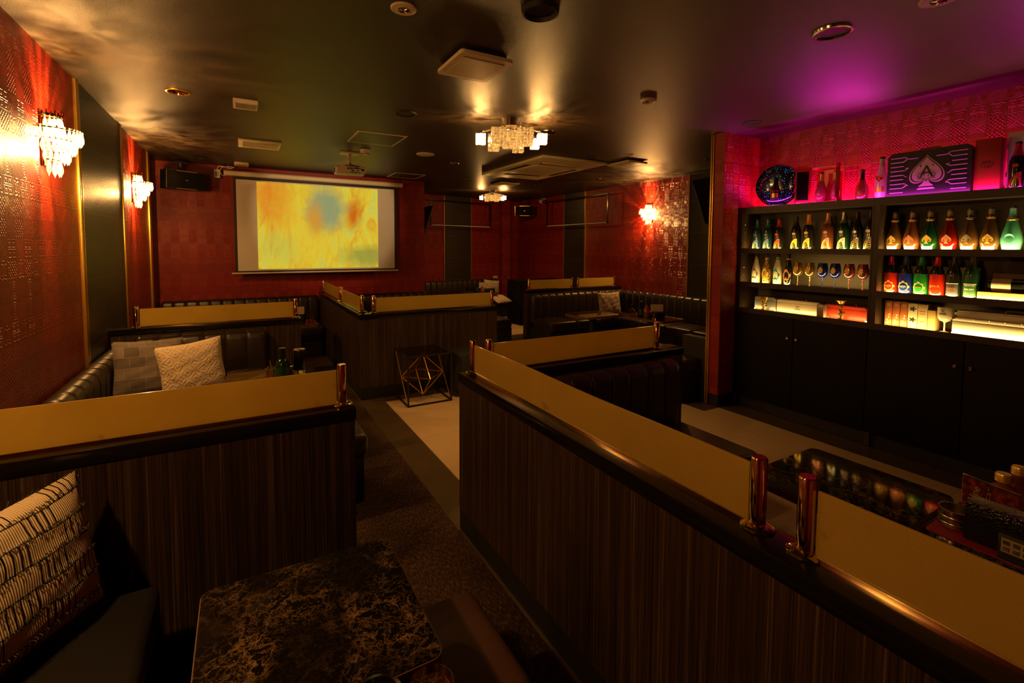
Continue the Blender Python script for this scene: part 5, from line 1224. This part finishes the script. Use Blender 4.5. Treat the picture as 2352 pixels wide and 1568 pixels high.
for y_, x_, lb in ((.515, 2.185, 'square whisky decanter with gold ribbed cap, nearer one'), (.505, 2.30, 'square whisky decanter with gold ribbed cap, standing behind')):
    t = thing('whisky_bottle', lb, 'bottle', (x_ - .02, y_, ZS), .5, 'whisky decanters behind the menu stand')
    B(-.038, .038, -.026, .026, 0, .095, bev=.012, seg=3).build('glass_body', G['amber'], t)
    MB().lathe([(.034, .09), (.026, .103), (.016, .108), (.015, .122)], 20, cap=False).build('glass_neck', G['amber'], t)
    mb = MB().lathe([(0, .118), (.021, .118), (.021, .142), (.019, .145), (0, .145)], 24)
    for i in range(4): mb.lathe([(.021, 0), (.0222, .002), (.021, .004)], 24, z=.119+.006*i, cap=False)
    mb.build('ribbed_cap', gold_label, t); B(-.02, .02, -.0275, -.026, .03, .07).build('label_sheet', wc, t)
# near tables
t = thing('glass_tumbler', 'clear round glass on the near table at the bottom edge', 'drinking glass', (.285, .785, ZS))
MB().lathe([(0, 0), (.032, 0), (.038, .01), (.044, .05), (.041, .085), (.0395, .085), (.042, .05), (.036, .012), (0, .008)], 32, cap=False).build('bowl', clear('clear_glass', (1, .9, .7), .06), t)
t = thing('black_ashtray', 'round black ashtray beside the clear glass at the bottom edge', 'ashtray', (.205, .865, ZS))
MB().lathe([(0, 0), (.045, 0), (.050, .012), (.048, .030), (.040, .032), (.034, .012), (0, .010)], 30, cap=False).build('dish', black_gloss, t)
# left booth table
def green_bottle(label, loc, s=1):
    t = thing('green_bottle', label, 'bottle', loc, 0, 'small green bottles on tables'); t.scale = (s, s, s)
    MB().lathe([(0, 0), (.036, 0), (.038, .01), (.038, .07), (.030, .095), (.017, .108), (.0155, .150), (0, .150)], 24, cap=False).build('glass_body', G['dkgreen'], t)
    MB().lathe([(0, .146), (.018, .146), (.018, .166), (0, .168)], 18).build('cap', FO['black'], t); MB().lathe([(.0385, .02), (.0385, .065)], 20, cap=False, a0=-PI*.95, a1=-PI*.2).build('label_sheet', LB['green'], t)
    return t
green_bottle('squat green bottle on the table of the left booth', (.228, 3.47, ZS), 1.22)
t = thing('dice_tumbler', 'tall black lidded cylinder with clear base on the left booth table', 'tumbler', (.335, 3.50, ZS))
MB().lathe([(0, .04), (.040, .04), (.042, .045), (.042, .165), (.036, .180), (0, .184)], 28).build('black_sleeve', black_gloss, t); MB().lathe([(0, 0), (.038, 0), (.040, .040), (0, .040)], 28).build('clear_base', clear('clear_glass'), t)
MB().lathe([(.036, .1805), (.0395, .176), (.0395, .172)], 28, cap=False).build('gold_rim', gold, t)
t = thing('tongs_glass', 'small glass with tongs and a wooden stirrer, left of the green bottle', 'glass', (.155, 3.49, ZS))
MB().lathe([(0, 0), (.026, 0), (.030, .07), (.028, .07), (.024, .005), (0, .005)], 24, cap=False).build('bowl', clear('clear_glass'), t)
MB().tube([(.02, 0, .01), (.0, 0, .12)], .003, 6).build('wooden_stirrer', plain('stirrer_wood', (.45, .2, .08), .6), t); MB().tube([(-.015, 0, .01), (-.01, .01, .085)], .004, 6).build('steel_tongs', steel, t)
o = MB().lathe([(0, 0), (.016, 0), (.016, .06), (0, .06)], 18).build('gold_canister', gold_label); tag(o, 'small gold canister between green bottle and black cylinder', 'canister', loc=(.285, 3.53, ZS))
# far left booth table
t = thing('water_glass', 'faceted drinking glass on the far left booth table', 'drinking glass', (.70, 5.95, ZS)); MB().lathe([(0, 0), (.032, 0), (.036, .09), (.034, .09), (.030, .008), (0, .008)], 12, cap=False, smooth=False).build('bowl', clear('clear_glass'), t)
t = thing('ice_bucket', 'round black ice bucket beside the faceted glass', 'ice bucket', (.60, 6.05, ZS)); MB().lathe([(0, 0), (.055, 0), (.060, .10), (.056, .10), (.05, .01), (0, .01)], 24, cap=False).build('pail', black_gloss, t)
def card(label, loc, w, h, rz=0):
    t = thing('table_card', label, 'table card', loc, rz, 'white table cards'); B(-w/2, w/2, -.002, .002, .0, h).build('card', plain('white_card', (.66, .52, .38), .6), t); B(-w/2, w/2, -.02, .02, -.003, .001).build('foot', black_matt, t); return t
card('white card standing at the end of the second left partition', (.585, 5.90, ZS+.10), .085, .085)
o = B(-.03, .03, -.03, .03, 0, .097).build('card_holder', black_matt); tag(o, 'black block holding the white card in the far left booth', 'holder', loc=(.585, 5.90, ZS))
# far corner table items
green_bottle('slim green bottle between decanter and card on the far corner table', (4.475, 4.455, ZS), 1.15)
t = thing('crystal_decanter', 'stubby cut-glass decanter on the far corner table', 'decanter', (4.385, 4.52, ZS)); MB().lathe([(0, 0), (.04, 0), (.043, .01), (.043, .075), (.02, .085), (.016, .11), (0, .11)], 14, cap=False, smooth=False).build('glass_body', clear('clear_glass', (1, .85, .6), .25), t); MB().lathe([(0, .11), (.022, .11), (.024, .15), (0, .152)], 14).build('stopper', black_gloss, t)
o = MB().lathe([(0, 0), (.032, 0), (.034, .10), (.020, .125), (.014, .15), (0, .15)], 20, cap=False).build('amber_bottle', G['amber']); tag(o, 'amber bottle beside the slim green bottle on the far corner table', 'bottle', loc=(4.49, 4.38, ZS))
card('pale card standing behind the bottles on the far corner table', (4.56, 4.27, ZS+.075), .16, .09, -.5)
o = B(-.09, .09, -.035, .035, 0, .075, bev=.003).build('black_tray_box', croc); tag(o, 'black studded box in front of the pale card on the far corner table', 'box', loc=(4.53, 4.24, ZS), rz=-.5)
t = thing('water_glass', 'small clear glass in front of the black studded box', 'drinking glass', (4.43, 4.19, ZS)); MB().lathe([(0, 0), (.028, 0), (.032, .08), (.030, .08), (.026, .006), (0, .006)], 14, cap=False, smooth=False).build('bowl', clear('clear_glass'), t)
# far back table
green_bottle('slim green bottle on the far back table', (3.93, 8.22, ZS), 1.1)
o = MB().lathe([(0, 0), (.045, 0), (.05, .05), (.035, .085), (.025, .12), (0, .13)], 18, cap=False).build('brown_jar', plain('brown_glaze', (.18, .06, .025), .3)); tag(o, 'rounded brown jar on the far back table', 'jar', loc=(4.02, 8.16, ZS))
card('white card on the far back table behind the brown jar', (4.10, 8.3, ZS+.08), .17, .11)
o = B(-.11, .11, -.05, .05, 0, .08, bev=.003).build('black_tray_box', croc); tag(o, 'black box in front of the white card on the far back table', 'box', loc=(4.17, 8.18, ZS))
